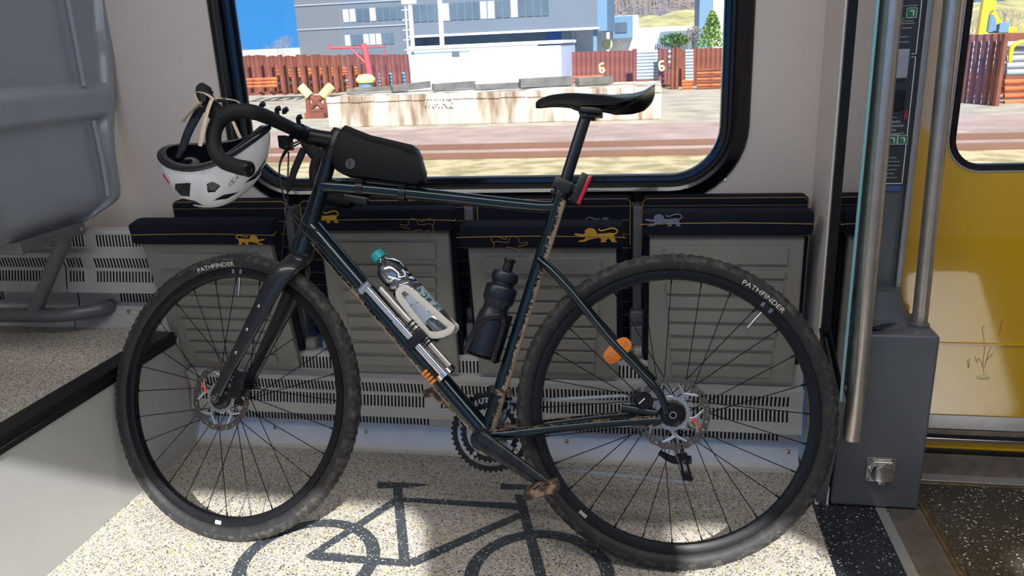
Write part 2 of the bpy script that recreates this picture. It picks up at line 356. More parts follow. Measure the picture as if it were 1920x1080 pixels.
# window: rubber frame + pane
def rrect(x0, x1, z0, z1, r, n=10):
    out = []
    for cx, cz, a0 in ((x1-r, z0+r, -PI/2), (x1-r, z1-r, 0), (x0+r, z1-r, PI/2), (x0+r, z0+r, PI)):
        for i in range(n+1): a = a0+i*PI/2/n; out.append((cx+r*math.cos(a), cz+r*math.sin(a)))
    return out
def rframe(bm, x0, x1, z0, z1, r, prof, Y):
    """prof: (outset from the opening, height towards the viewer)"""
    rings = [[bm.verts.new((x, Y-h, z)) for x, z in rrect(x0-o, x1+o, z0-o, z1+o, r+o)] for o, h in prof]
    n = len(rings[0])
    for a, b in zip(rings, rings[1:]):
        for j in range(n): bm.faces.new((a[j], a[(j+1) % n], b[(j+1) % n], b[j]))
bm = B(); rframe(bm, gx0, gx1, gz0, gz1, .125, [(0, -.022), (0, -.006), (.005, .004), (.016, .006), (.019, .002), (.027, .002), (.031, .016), (.040, .021), (.049, .016), (.054, .012), (.064, .010), (.072, .004), (.074, 0)], YW)
o = struct('window_1', bm, 'rubber', smooth=30)
bm = B(); box(bm, (gx0-.02, YW+.014, gz0-.02), (gx1+.02, YW+.019, gz1+.02)); link('pane', bm, 'pane', o)
# black seam and the panels right of the window
x = PY(1541, 180, YW).x
bm = B(); box(bm, (x-.0015, YW-.004, .62), (x+.0015, YW+.001, Z1)); struct('trim_4', bm, 'black')
# heater casings along the window wall
HP = [(1.922, .000), (1.925, .012), (1.938, .034), (1.962, .070)]          # foot panel
HC = [(1.924, .116), (1.929, .142), (1.940, .186), (1.931, .232)]            # cover
def slots(bm, x0, x1, a, b, groups, mode, pitch=.0104, w=.0052, lean=0.):
    """sheet from profile point a=(y,z) to b with a row of slots"""
    (ya, za), (yb, zb) = a, b
    def q(X0, X1, t0, t1):
        f = lambda X, t: bm.verts.new((X+lean*(t-.5), ya+(yb-ya)*t, za+(zb-za)*t))
        bm.faces.new((f(X0, t0), f(X1, t0), f(X1, t1), f(X0, t1)))
    q(x0, x1, 0, .13); q(x0, x1, .87, 1)
    cur = x0
    for g0, g1 in groups:
        q(cur, g0, .13, .87); n = int((g1-g0)/pitch)
        for i in range(n): q(g0+i*pitch+w, g0+(i+1)*pitch, .13, .87)
        cur = g0+n*pitch
    q(cur, x1, .13, .87)
def sheet(bm, x0, x1, prof):
    for (ya, za), (yb, zb) in zip(prof, prof[1:]):
        bm.faces.new([bm.verts.new(p) for p in ((x0, ya, za), (x1, ya, za), (x1, yb, zb), (x0, yb, zb))])
def heater(x0, x1, zo, groups, label, g3=None, screws=(), org=None):
    h = thing('heater', label, 'heater', ((x0+x1)/2, 1.95, zo), 'heater casings along the window wall')
    A = lambda p: (p[0], p[1]+zo)
    bm = B(); sheet(bm, x0, x1, [A(p) for p in [(1.935, 0)]+HP]); slots(bm, x0, x1, A((1.962, .070)), A((1.964, .112)), g3 or groups, 0)
    bmesh.ops.solidify(bm, geom=bm.faces[:], thickness=.0012); link('foot_panel', bm, 'heater', h)
    bm = B(); sheet(bm, x0, x1, [A((1.96, .113)), A(HC[0]), A(HC[1])]); slots(bm, x0, x1, A(HC[1]), A((1.939, .184)), groups, 0); slots(bm, x0, x1, A((1.939, .184)), A((1.933, .224)), groups, 0, lean=0)
    sheet(bm, x0, x1, [A((1.933, .224)), A((1.931, .234)), A((1.960, .240))]); slots(bm, x0, x1, A((1.960, .240)), A((1.963, .288)), groups, 0)
    sheet(bm, x0, x1, [A((1.963, .288)), A((1.966, .296)), A((1.985, .300))])
    bmesh.ops.solidify(bm, geom=bm.faces[:], thickness=.0012); link('cover', bm, 'heater', h)
    bm = B(); box(bm, (x0+.004, 1.980, .03+zo), (x1-.004, 1.984, .295+zo)); link('slot_shade_backing', bm, 'heaterback', h)  # near-black sheet stands in for the shade behind the slots
    for sxx in screws:
        bm = B(); lathe(bm, (sxx, 1.948, .052+zo), (0, -.75, .66), [(-.002, .0055), (.0012, .0055), (.0022, .0035)], 14); link('screw', bm, 'brass', h, smooth=True)
    return h
def hx(px, py): return PY(px, py, 1.945).x
heater(XL+.002, .392, 0, [(XL+.03, -.62), (-.585, .365)], 'long pale metal heater casing with rows of slots behind the bicycle', g3=[(XL+.03, -.62), (-.56, .345)], screws=[hx(517, 815), hx(687, 823), hx(1063, 839), hx(1477, 861)])
heater(-1.70, -1.372, ZP+.012, [(-1.69, -1.635), (-1.60, -1.39)], 'slotted heater casing on the raised platform beside the first folding seat', g3=[(-1.56, -1.39)], screws=[-1.53])
heater(-2.07, -1.704, ZP+.012, [(-2.05, -1.95), (-1.93, -1.74)], 'slotted heater casing on the platform behind the slanting seat leg', g3=[(-2.05, -1.95)], screws=[-1.80])
heater(-2.45, -2.074, ZP+.012, [(-2.43, -2.30), (-2.27, -2.12)], 'slotted heater casing at the left edge below the grey seat', g3=[(-2.43, -2.15)])

# ================================================================== GREY SEAT SHELL AND FRAME (left)
XS = -1.53
sh = thing('train_seat', 'large grey plastic seat shell seen from behind at upper left', 'seat', (XS, 1.8, ZP+.018))
def shell_grid():
    bm = B(); NT, NS = 90, 70
    redge = [(-60, 212), (0, 216), (60, 220), (100, 226), (170, 228), (240, 225), (290, 228), (340, 236), (372, 238), (392, 229), (404, 217)]
    zt = 1.62
    def right(z):
        pts = [PX(x, y, XS) for y, x in redge]; pts = [Vector((XS, 2.03, zt))]+pts
        for a, b in zip(pts, pts[1:]):
            if b.z <= z <= a.z: k = (a.z-z)/max(1e-6, a.z-b.z); return a.y+(b.y-a.y)*k
        return pts[-1].y
    zb = PX(217, 404, XS).z; ylft = 1.515
    def sm(x, a, b): t = max(0, min(1, (x-a)/(b-a))); return t*t*(3-2*t)
    def rect(y, z, y0, y1, z0, z1, w): return sm(y, y0, y0+w)*(1-sm(y, y1-w, y1))*sm(z, z0, z0+w)*(1-sm(z, z1-w, z1))
    zm = PX(205, 165, XS).z; zm2 = PX(205, 212, XS).z
    grid = []
    for i in range(NT+1):
        z = zb+(zt-zb)*i/NT; yr = right(z); yl = ylft-.015*sm(z, .9, 1.3); row = []
        for j in range(NS+1):
            s = j/NS; y = yl+(yr-yl)*s
            d = 0.
            ed = min(s, 1-s)*(yr-yl); d -= .035*(1-sm(ed, 0, .035))**2
            d -= .05*(1-sm(z, zb, zb+.07))**2                      # rolls under at the bottom
            d -= .022*rect(y, z, yl+.055, yr-.055, zm, 1.6, .012)    # upper recess
            d -= .020*rect(y, z, yl+.06, yr-.052, zb-.1, zm2, .014)  # lower recess
            row.append(bm.verts.new((XS+d, y, z)))
        grid.append(row)
    for i in range(NT):
        for j in range(NS): bm.faces.new((grid[i][j], grid[i][j+1], grid[i+1][j+1], grid[i+1][j]))
    bmesh.ops.recalc_face_normals(bm, faces=bm.faces[:])
    bmesh.ops.solidify(bm, geom=bm.faces[:], thickness=.008)
    # raised ribs beside the recesses
    y1 = right(1.2)-.05
    return bm
link('seat_shell', shell_grid(), 'shell', sh, smooth=60)
bm = B()
for (z0, z1, y) in ((PX(200, 165, XS).z+.01, 1.5, 1.955), (.76, PX(205, 222, XS).z, 1.965)):
    tube(bm, [(XS-.004, y, z0), (XS-.001, y, (z0+z1)/2), (XS-.004, y, z1)], .007, 10, 6)
link('rib', bm, 'shell', sh, smooth=60)
bm = B(); box(bm, (XS-.47, 1.55, .735), (XS-.09, 1.98, .775), .015); link('seat_pan', bm, 'shell', sh)
bm = B(); a = PX(100, 478, XS-.03); box(bm, (XS-.13, 1.66, .665), (XS-.045, 1.90, .70), .006); link('mounting_bracket', bm, 'tubegrey', sh)
for (px, py) in ((99, 443), (149, 428)):
    p = PX(px, py, XS-.03); bm = B(); lathe(bm, p, (1, 0, 0), [(0, .006), (.006, .006)], 10); link('bolt', bm, 'polished', sh)
tp = PX(122, 432, XS-.06); bt = PY(62, 592, tp.y+.02)
bm = B(); tube(bm, [Vector((tp.x, tp.y+.01, .685)), bt], .019, 18, 1); link('leg', bm, 'tubegrey', sh, smooth=True)
bm = B(); e = PY(207, 574, 1.955); y0 = bt.y
tube(bm, [e, PY(185, 581, 1.915), PY(120, 590, y0+.005), PY(40, 591, y0), PY(-120, 590, y0)], .021, 18, 8); link('floor_rail', bm, 'tubegrey', sh, smooth=True)

sh2 = sh.copy(); C.objects.link(sh2); sh2.location.y -= .54; sh2['label'] = 'grey plastic seat shell nearer the aisle at the left picture edge'; sh2['group'] = sh['group'] = 'grey seats on the platform'
for ch in list(sh.children):
    if ch.name.split('.')[0] in ('seat_shell', 'rib', 'seat_pan'): c_ = ch.copy(); C.objects.link(c_); c_.parent = sh2
# ================================================================== FOLDING SEATS
LION = [(-.50, .06), (-.47, -.10), (-.50, -.32), (-.56, -.42), (-.38, -.42), (-.36, -.30), (-.28, -.20), (-.20, -.33), (-.22, -.42), (-.04, -.42), (-.08, -.30), (-.02, -.18), (.18, -.22), (.34, -.30), (.44, -.40), (.66, -.42), (.60, -.33), (.46, -.28), (.40, -.14), (.56, -.10), (.74, -.02), (.76, .08), (.62, .06), (.48, .02), (.42, .12), (.44, .22), (.36, .36), (.24, .40), (.14, .34), (.08, .20), (.06, .06), (-.18, .08), (-.36, .12)]
LTAIL = [(-.47, .04), (-.56, .16), (-.52, .32), (-.38, .38), (-.22, .30), (-.06, .24), (.02, .34)]
def lion(name, parent, org, ux, uz, w, m, flip=1, outline=False):
    ux, uz = Vector(ux).normalized(), Vector(uz).normalized(); n = ux.cross(uz).normalized(); k = w/1.3; bm = B()
    T = lambda p, h=0.: Vector(org)+ux*(p[0]*k*flip*1.1)+uz*(p[1]*k*(.62 if not outline else .8))+n*h
    if outline: tube(bm, [T(p, .0004) for p in LION+[LION[0]]], k*.014, 5, 1)
    else: prism(bm, [T(p) for p in LION], n*.0012)
    tube(bm, [T(p, .0006) for p in LTAIL], k*(.014 if outline else .028), 5, 4)
    return link(name, bm, m, parent)
def folding_seat(x0, x1, ytop, label, lions, backlion, ztop, bpx):
    s = thing('folding_seat', label, 'seat', ((x0+x1)/2, 2.0, .25), 'folding seats below the window')
    w = x1-x0
    # backrest on the wall
    bm = B(); p0, p1 = PY(bpx[0], 400, 2.035).x, PY(bpx[1], 400, 2.035).x; box(bm, (p0, 2.035, .32), (p1, 2.098, .728), .014); br = link('backrest', bm, 'fabricl', s, smooth=True)
    if backlion: lion('lion_emblem', br, (p1-.085, 2.034, .662), (1, 0, 0), (0, 0, 1), .075, backlion)
    bm = B(); tube(bm, [(p0+.003, 2.038, .60), (p0+.003, 2.038, .716), (p0+.012, 2.037, .725), (p1-.012, 2.037, .725), (p1-.003, 2.038, .716), (p1-.003, 2.038, .60)], .0014, 6, 1); link('piping', bm, 'goldline', br)
    # folded seat: axes follow the tilt
    zb_ = .245; L = ztop-zb_; up = Vector((0, ytop-1.945, L)).normalized(); ax = Vector((1, 0, 0)); out = ax.cross(up)  # towards viewer
    if out.y > 0: out = -out
    base = Vector(((x0+x1)/2, 1.945, zb_)); H = L/up.z
    hw = w/2
    pc = base+up*(H*.5-.03)
    bm = B()
    bx0, bx1 = -hw+.018, hw-.016
    n_ = 8
    obox(bm, pc-out*.012, ax, up, out, hw-.017, H/2-.035, .012, .006)
    # raised ribs of the underside
    rz = [(.93, .045), (.80, .018), (.70, .028), (.60, .028), (.50, .028), (.40, .028), (.30, .028), (.20, .028), (.10, .028)]
    for i, (t, hh) in enumerate(rz):
        tw = hw-.055-.003*i
        obox(bm, base+up*(t*(H-.07)*.96)+out*.0018-ax*0, ax, up, out, tw, hh/2, .0042, .0016)
    link('underside_panel', bm, 'seatgrey', s)
    # cushion with its rounded front edge on top
    bm = B(); cc = base+up*(H-.030); obox(bm, cc-out*.016, ax, up, out, hw, .031, .030, .013); cu = link('cushion', bm, 'fabric', s, smooth=True)
    bm = B(); obox(bm, base+up*(H*.56-.02)-out*.033, ax, up, out, hw-.004, H*.41, .010, .006); link('cushion_pad', bm, 'fabric', cu, smooth=True)
    bm = B(); f = out*.0145; z = up*.001
    tube(bm, [cc-ax*hw-out*.02-up*.002, cc-ax*(hw-.001)+f*.2-up*.004, cc-ax*(hw-.012)+f+z, cc+f+up*.004, cc+ax*(hw-.012)+f+z, cc+ax*(hw-.001)+f*.2-up*.004, cc+ax*hw-out*.02-up*.002], .0013, 6, 5)
    tube(bm, [cc-ax*(hw-.012)-up*.030+out*.008, cc+ax*(hw-.012)-up*.030+out*.008], .001, 6, 1)
    link('piping', bm, 'goldline', cu)
    for (t, dz, wd, m, fl, ol) in lions:
        lion('lion_emblem', cu, cc+ax*(t*hw)+up*dz+out*.0145, ax, up, wd, m, fl, ol)
    # pivot
    for sgn in (-1, 1):
        bm = B(); c = Vector(((x0 if sgn < 0 else x1), 1.985, .315)); tube(bm, [c-ax*(.028*(-sgn > 0)), c+ax*(.028*(sgn > 0))], .019, 18, 1); link('pivot', bm, 'seatgrey', s, smooth=True)
    return s
def sx(px, py, Y): return PY(px, py, Y).x
YT1, YT2 = 1.86, 1.935
folding_seat(sx(245, 435, YT1), sx(511, 438, YT1), YT1, 'leftmost folding seat, tipped forward, gold lion on its dark cushion edge, behind the front wheel', [(.68, -.012, .072, 'gold', 1, False)], 'gold', PY(380, 418, YT1).z, (323, 538))
folding_seat(sx(585, 415, YT2), sx(851, 415, YT2), YT2, 'second folding seat from the left, upright, behind the down tube and clear bottle', [(-.78, .012, .085, 'gold', -1, False), (.55, -.014, .085, 'goldline', -1, True)], None, PY(720, 391, YT2).z, (562, 873))
folding_seat(sx(862, 440, 1.895), sx(1168, 440, 1.895), 1.895, 'third folding seat from the left, tipped forward, gold lion at its right corner', [(.72, .008, .095, 'gold', -1, False), (-.40, -.016, .085, 'goldline', 1, True)], 'greyblue', PY(1010, 421, 1.895).z, (893, 1184))
folding_seat(sx(1205, 415, YT2), sx(1526, 415, YT2), YT2, 'rightmost folding seat, upright, behind the rear wheel', [(-.72, .012, .08, 'greyblue', -1, False)], None, PY(1360, 396, YT2).z, (1203, 1517))
# grey posts between the seats
for (px, py, lab) in ((883, 420, 'second and third folding seats'), (1196, 420, 'third and rightmost folding seats'), (550, 430, 'leftmost and second folding seats')):
    p = PY(px, py, 2.05); w = .012
    s = thing('seat_post', 'narrow grey metal post between the '+lab, 'post', (p.x, 2.06, .25), 'posts between the folding seats')
    bm = B(); box(bm, (p.x-w, 2.03, .33), (p.x+w, 2.098, .705), .003); box(bm, (p.x-w-.008, 2.012, .30), (p.x+w+.008, 2.098, .42), .006); link('upright', bm, 'tubegrey', s)
    bm = B(); box(bm, (p.x-.016, 1.985, .33), (p.x+.016, 2.003, .385), .004); link('hinge_cover', bm, 'cab', s)

# ================================================================== PARTITION, POLES, COLUMN, BASE BOX, DOOR (right)
pt = thing('glass_partition', 'glass partition with grey frame beside the rightmost seat', 'partition', (XP, 1.9, 0))
ya = PX(1600, 0, XP).y; yb = PX(1646, 0, XP).y
bm = B(); prism(bm, [(XP-.012, YW-.001, .0), (XP-.012, ya, .0), (XP-.012, ya, Z1-.01), (XP-.012, YW-.001, Z1-.01)], (.024, 0, 0)); link('frame_panel', bm, 'wall', pt)
bm = B(); box(bm, (XP-.016, ya-.003, .02), (XP-.010, ya+.003, Z1-.02)); link('edge_trim', bm, 'white', pt)
bm = B(); box(bm, (XP-.013, ya-.016, .36), (XP+.010, ya-.003, Z1-.02)); link('seal', bm, 'black', pt)
gb0, gb1 = .42, .33
bm = B(); prism(bm, [(XP-.003, ya-.012, gb0), (XP-.003, yb, gb1), (XP-.003, yb, Z1-.03), (XP-.003, ya-.012, Z1-.03)], (.006, 0, 0)); link('pane', bm, 'pane2', pt)
bm = B(); box(bm, (XP-.003, yb-.0015, gb1), (XP+.003, yb+.001, Z1-.03)); link('glass_edge', bm, 'edge', pt)
bm = B(); prism(bm, [(XP-.012, ya-.002, 0), (XP-.012, 1.785, 0), (XP-.012, yb+.0, gb1), (XP-.012, ya-.002, gb0)], (.024, 0, 0)); link('kick_panel', bm, 'cab', pt)
for xx, w_ in ((.436, .0022), (.411, .004)): bm = B(); box(bm, (xx-w_, 1.783, 0), (xx+w_, 1.788, .05)); link('foot_strip', bm, 'white', pt)
bm = B(); tube(bm, [(XP-.012, ya-.004, gb0+.01), (XP-.012, yb-.002, gb1+.002)], .005, 8, 1); link('lower_seal', bm, 'black', pt)
# base box with socket
cabx0, cabx1, cy = .443, .645, 1.78
cb = thing('base_box', 'dark grey metal box with folded top at the foot of the grab poles', 'box', ((cabx0+cabx1)/2, 1.86, 0))
bm = B()
box(bm, (cabx0, cy, .003), (cabx1, 1.94, .455), .008)
link('body', bm, 'cab', cb, smooth=True)
bm = B()
f = [Vector((cabx0, cy+.002, .452)), Vector((cabx1-.006, cy+.002, .452)), Vector((cabx1-.01, 1.90, .456)), Vector((.565, 1.94, .53)), Vector((.44, 1.94, .56))]
a = [Vector((cabx0+.004, cy+.002, .452)), Vector((cabx1-.07, cy+.002, .452)), Vector((.47, cy+.005, .50)), Vector((cabx0+.004, cy+.004, .50))]
prism(bm, [Vector((.447, 1.79, .45)), Vector((.52, 1.79, .478)), Vector((.60, 1.86, .456)), Vector((.60, 1.93, .456)), Vector((.447, 1.93, .45))], (0, 0, .003))
lathe(bm, (.535, 1.90, .45), (0, 0, 1), [(0, .085), (.02, .075), (.05, .058), (.085, .050)], 32)
link('top_cover', bm, 'cab', cb, smooth=True)
sp = PY(1650, 878, cy)
sk = thing('power_socket', 'round metal socket with hinged lid on the front of the grey base box', 'socket', sp)
bm = B(); hw_ = .0325
prism(bm, [Vector((sp.x+x_, cy-.001, sp.z+z_)) for x_, z_ in rrect(-hw_, hw_, -hw_, hw_, .006, 4)], (0, -.005, 0), bev=.0012); link('plate', bm, 'polished', sk)
bm = B(); ring(bm, (sp.x, cy-.007, sp.z-.003), (0, -1, 0), .0265, .021, .006, 40); link('rim', bm, 'polished', sk, smooth=True)
bm = B(); lathe(bm, (sp.x+.002, cy-.008, sp.z-.006), (0, -1, -.12), [(0, .0255), (.006, .0255), (.010, .023), (.0115, .015), (.012, .0)], 40); obox(bm, Vector((sp.x+.002, cy-.012, sp.z-.032)), Vector((1, 0, 0)), Vector((0, 1, 0)), Vector((0, 0, 1)), .008, .003, .004, .001); link('lid', bm, 'polished', sk, smooth=True)
bm = B(); tube(bm, [(sp.x-.018, cy-.011, sp.z+.021), (sp.x+.022, cy-.011, sp.z+.021)], .0045, 12, 1)
for q in (-.013, .015): box(bm, (sp.x+q-.003, cy-.014, sp.z+.004), (sp.x+q+.003, cy-.006, sp.z+.026), .001)
link('hinge', bm, 'steel', sk, smooth=True)
for qx in (-1, 1):
    for qz in (-1, 1):
        bm = B(); lathe(bm, (sp.x+qx*.0265, cy-.006, sp.z+qz*.0265), (0, -1, 0), [(0, .003), (.001, .003), (.0015, .001)], 12); link('screw', bm, 'cab', sk)
# grab poles
t0 = PY(1686, 0, 1.735); b0 = PY(1600, 812, 1.735)
gp = thing('grab_pole', 'thick brushed steel grab pole with cut-off lower end in front of the grey base box', 'pole', (.472, 1.735, b0.z))
bm = B(); tube(bm, [(.466, 1.735, PY(1600, 822, 1.735).z), (.452, 1.735, Z1)], .0205, 28, 1); link('tube', bm, 'steel', gp, smooth=True)
bm = B(); box(bm, (.446, 1.742, .235), (.456, 1.775, .33), .003); box(bm, (.446, 1.742, .30), (.47, 1.752, .325), .002); link('bracket', bm, 'white', gp)
gp = thing('grab_pole', 'slimmer steel grab pole standing on the grey box in front of the yellow door', 'pole', (.619, 1.85, .452))
bm = B(); tube(bm, [(.620, 1.85, .456), (.588, 1.85, Z1)], .0172, 28, 1); link('tube', bm, 'steel', gp, smooth=True)
bm = B(); lathe(bm, (.620, 1.85, .454), (0, 0, 1), [(0, .022), (.006, .022), (.009, .018)], 24); link('collar', bm, 'cab', gp, smooth=True)
# door column with information panel
cl = thing('door_column', 'dark grey rounded door column carrying an information panel', 'column', (.56, 1.93, .45))
XC = PY(1735, 60, 1.90).x
bm = B(); box(bm, (.47, 1.90, .46), (XC, 2.09, Z1-.002), .02); link('body', bm, 'cab', cl, smooth=True)
bm = B(); box(bm, (XC-.004, 1.895, .50), (XC+.010, 1.97, Z1-.002), .003); link('edge_trim', bm, 'trim', cl)
ifx1 = PY(1722, 100, 1.893).x; izb = PY(1680, 348, 1.893).z
bm = B(); box(bm, (.485, 1.894, izb), (ifx1, 1.902, 1.9), .002); ip = link('information_panel', bm, 'info', cl)
bm = B()
for a, b in (((.49, 1.892, izb+.004), (ifx1-.004, 1.893, izb+.006)), ((ifx1-.006, 1.892, izb+.004), (ifx1-.004, 1.893, 1.06)), ((ifx1-.006, 1.892, 1.068), (ifx1-.004, 1.893, 1.85)), ((ifx1-.014, 1.892, 1.061), (ifx1-.004, 1.893, 1.0625)), ((ifx1-.014, 1.892, 1.0675), (ifx1-.004, 1.893, 1.069))): box(bm, a, b)
link('border_line', bm, 'white', ip)
# small print: rows of tiny marks (too small to read)
bm = B(); rnd = random.Random(3)
for (py0, py1, st) in ((112, 118, 1), (198, 268, 6), (296, 340, 6), (36, 42, 3), (45, 60, 7), (70, 85, 8), (12, 14, 2), (230, 262, 6), (135, 150, 5)):
    y = py0
    while y <= py1:
        z = PY(1700, y, 1.893).z; xx = PY(1662, y, 1.893).x; xe = ifx1-.012-rnd.random()*.02
        while xx < xe:
            L = .001+rnd.random()*.004; box(bm, (xx, 1.8925, z), (min(xx+L, xe), 1.8935, z+.0022)); xx += L+.0012
        y += st+1.5
link('small_print', bm, mat('print_grey', (175, 180, 184), .5), ip)
for (px, py) in ((1678, 24), (1702, 22), (1709, 24), (1673, 262), (1692, 262)):
    if px == 1702: continue
    c = PY(px, py, 1.892); k = .0105
    bm = B(); box(bm, (c.x-k, 1.891, c.z-k), (c.x+k, 1.893, c.z+k), .001, mi=0); sg = link('pictogram', bm, 'green', ip)
    bm = B()
    for a, b in (((-k, -k), (k, -k+.001)), ((-k, k-.001), (k, k)), ((-k, -k), (-k+.001, k)), ((k-.001, -k), (k, k)), ((-.004, .003), (.005, .0055)), ((.0025, -.006), (.005, .004))): box(bm, (c.x+a[0], 1.8900, c.z+a[1]), (c.x+b[0], 1.8912, c.z+b[1]))
    link('symbol', bm, 'white', sg)
c = PY(1698, 216, 1.892); bm = B(); box(bm, (c.x-.004, 1.891, c.z-.010), (c.x+.004, 1.893, c.z+.010), .001); link('red_mark', bm, mat('sign_red', (160, 50, 62), .5), ip)
c = PY(1692, 122, 1.888); bm = B(); box(bm, (c.x-.03, 1.884, c.z-.028), (c.x+.012, 1.892, c.z+.034), .003); link('metal_cover', bm, 'trim', cl)
c = PY(1684, 188, 1.888); bm = B(); box(bm, (c.x-.028, 1.880, c.z-.022), (c.x+.013, 1.892, c.z+.022), .004); link('black_box', bm, 'black', cl)
c = PY(1672, 358, 1.888); bm = B(); box(bm, (c.x-.03, 1.895, c.z-.003), (c.x+.022, 1.902, c.z+.012), .003); link('blue_glint', bm, 'blue', cl)  # glint on the rounded column, put in as a blue strip
# yellow door
YD = 1.97; dx0 = PY(1740, 0, YD).x; wx0 = PY(1792, 180, YD).x; wz0 = PY(1860, 318, YD).z
dr = thing('sliding_door', 'bright yellow sliding train door with a rounded window', 'door', (1.15, YD, .17))
dzb = PY(1800, 778, YD).z
bm = B()
for a, b in (((dx0, YD, dzb), (wx0, YD+.04, 2.2)), ((wx0, YD, dzb), (1.62, YD+.04, wz0)), ((1.55, YD, wz0), (2.3, YD+.04, 2.2)), ((wx0, YD, 1.72), (1.55, YD+.04, 2.2))): box(bm, a, b)
ri = .075
for (cx, cz, s1, s2) in ((wx0, wz0, 1, 1), (1.55, wz0, -1, 1)):
    prism(bm, [Vector((cx, YD, cz))]+[Vector((cx+s1*ri*(1-math.cos(t)), YD, cz+s2*ri*(1-math.sin(t)))) for t in [i*PI/16 for i in range(9)]], (0, .04, 0))
link('panel', bm, 'yellow', dr)
bm = B(); rframe(bm, wx0, 1.55, wz0, 1.72, ri, [(-.012, -.02), (-.012, .001), (-.002, .003), (.002, .001)], YD); wf_ = link('window_seal', bm, 'black', dr, smooth=30)
bm = B(); rframe(bm, wx0, 1.55, wz0, 1.72, ri, [(.0015, .0), (.003, .002), (.006, .002), (.007, -.001)], YD); link('window_rim', bm, 'trim', wf_, smooth=30)
bm = B(); box(bm, (wx0-.005, YD+.02, wz0-.005), (1.555, YD+.026, 1.725)); link('window_pane', bm, 'pane', dr)
bm = B(); box(bm, (dx0-.014, YD-.002, dzb), (dx0, YD+.03, 2.2)); link('edge_seal', bm, 'black', dr)
zc = PY(1800, 644, YD).z; bm = B(); box(bm, (PY(1757, 644, YD).x, YD-.004, zc-.003), (PY(1905, 646, YD).x+.4, YD+.001, zc+.003), .002); link('crease', bm, 'yellow', dr)
gm = thing('door_highlight', 'flattened pale blob painted as a highlight low on the yellow door', 'highlight', PY(1843, 707, YD)); c = PY(1843, 707, YD)  # pale blob stands in for a highlight on the glossy door
bm = B(); ball(bm, (c.x, YD-.001, c.z), .016, (1, .12, .38)); link('blob', bm, mat('highlight_cream', (238, 224, 170), .3), gm, smooth=True)
bm = B(); rnd = random.Random(5)  # brown lines stand in for a plant-like reflection in the door
for pts in ([(1845, 700), (1843, 680), (1846, 655), (1843, 640)], [(1846, 690), (1852, 665), (1858, 650)], [(1843, 690), (1836, 672), (1832, 680), (1828, 668)], [(1850, 675), (1862, 662)], [(1846, 640), (1842, 618), (1846, 610)], [(1872, 630), (1876, 615), (1879, 602)], [(1818, 672), (1816, 690), (1814, 676)]):
    tube(bm, [PY(x, y, YD-.0005) for x, y in pts], .0006, 5, 4)
tag(link('door_reflection', bm, mat('reflection_brown', (150, 118, 40), .7), org=PY(1846, 660, YD)), 'thin branching lines painted as a reflection on the yellow door above the pale blob', 'reflection')
# threshold below the door
def strip(name, z0, z1, y0, y1, m, kind='structure', bev=.001):
    bm = B(); box(bm, (.655, y0, z0), (3.0, y1, z1), bev); struct(name, bm, m)
z = lambda py: PY(1800, py, 1.965).z
strip('door_track', z(805), z(780), 1.965, 2.05, 'trim'); strip('trim_5', z(814), z(806), 1.96, 2.05, 'brownsteel'); strip('trim_6', z(826), z(820), 1.955, 2.05, 'polished')
strip('trim_7', z(842), z(826), 1.965, 2.05, 'yellow'); strip('trim_8', z(851), z(842), 1.96, 2.05, 'black'); strip('trim_9', -.04, z(851), 1.958, 2.05, 'brownsteel')
strip('trim_10', -.045, .002, 1.925, 1.958, 'trim'); strip('door_sill', -.045, .0, 1.913, 1.926, 'brass')
bm = B(); box(bm, (.655, YD+.04, .05), (dx0+.02, 2.15, 2.2)); box(bm, (.66, 2.0, -.1), (3.0, 2.1, -.02)); struct('trim_11', bm, 'black')

# ================================================================== FLOOR PICTOGRAM (inlaid bicycle symbol)
bm = B()
def fl(p): q = PZ(400+p[0]/2.4, 820+p[1]/2.4, 0); return q
def flatpoly(pts, h=.0006): prism(bm, [Vector((q.x, q.y, .0002)) for q in [fl(p) for p in pts]], (0, 0, h))
flatpoly([(737, 200), (830, 203), (980, 212), (930, 221), (845, 228), (737, 231)])
flatpoly([(808, 228), (850, 228), (888, 582), (838, 578)], .0007)
flatpoly([(850, 272), (1375, 298), (1375, 326), (850, 290)], .0008)
flatpoly([(812, 275), (850, 285), (455, 540), (412, 535)], .0009)
flatpoly([(412, 535), (455, 515), (890, 556), (888, 584), (440, 552)], .001)
flatpoly([(868, 556), (1372, 340), (1390, 362), (905, 582)], .0011)
flatpoly([(1355, 258), (1398, 262), (1505, 640), (1452, 640)], .0012)
flatpoly([(1296, 208), (1450, 216), (1450, 236), (1290, 234)], .0006)
def flring(cx, cy_, R, w):
    n = 64; o_ = [bm.verts.new((cx+R*math.cos(2*PI*i/n), cy_+R*math.sin(2*PI*i/n), .0009)) for i in range(n)]; i_ = [bm.verts.new((cx+(R-w)*math.cos(2*PI*i/n), cy_+(R-w)*math.sin(2*PI*i/n), .0009)) for i in range(n)]
    for k in range(n): bm.faces.new((o_[k], o_[(k+1) % n], i_[(k+1) % n], i_[k]))
top = fl((545, 352)); rgt = fl((757, 500)); lft = fl((104, 600))
hub = fl((425, 545)); R = ((rgt-hub).length+(lft-hub).length+(top-hub).length)/3
flring(hub.x+.004, hub.y-.012, R, .032)
t2 = fl((1510, 420)); flring(t2.x, t2.y-R, R, .032)
tag(link('floor_bicycle_symbol', bm, 'floor_mark', org=(-.5, 1.6, 0)), 'dark bicycle pictogram inlaid in the pale speckled floor', 'floor marking')
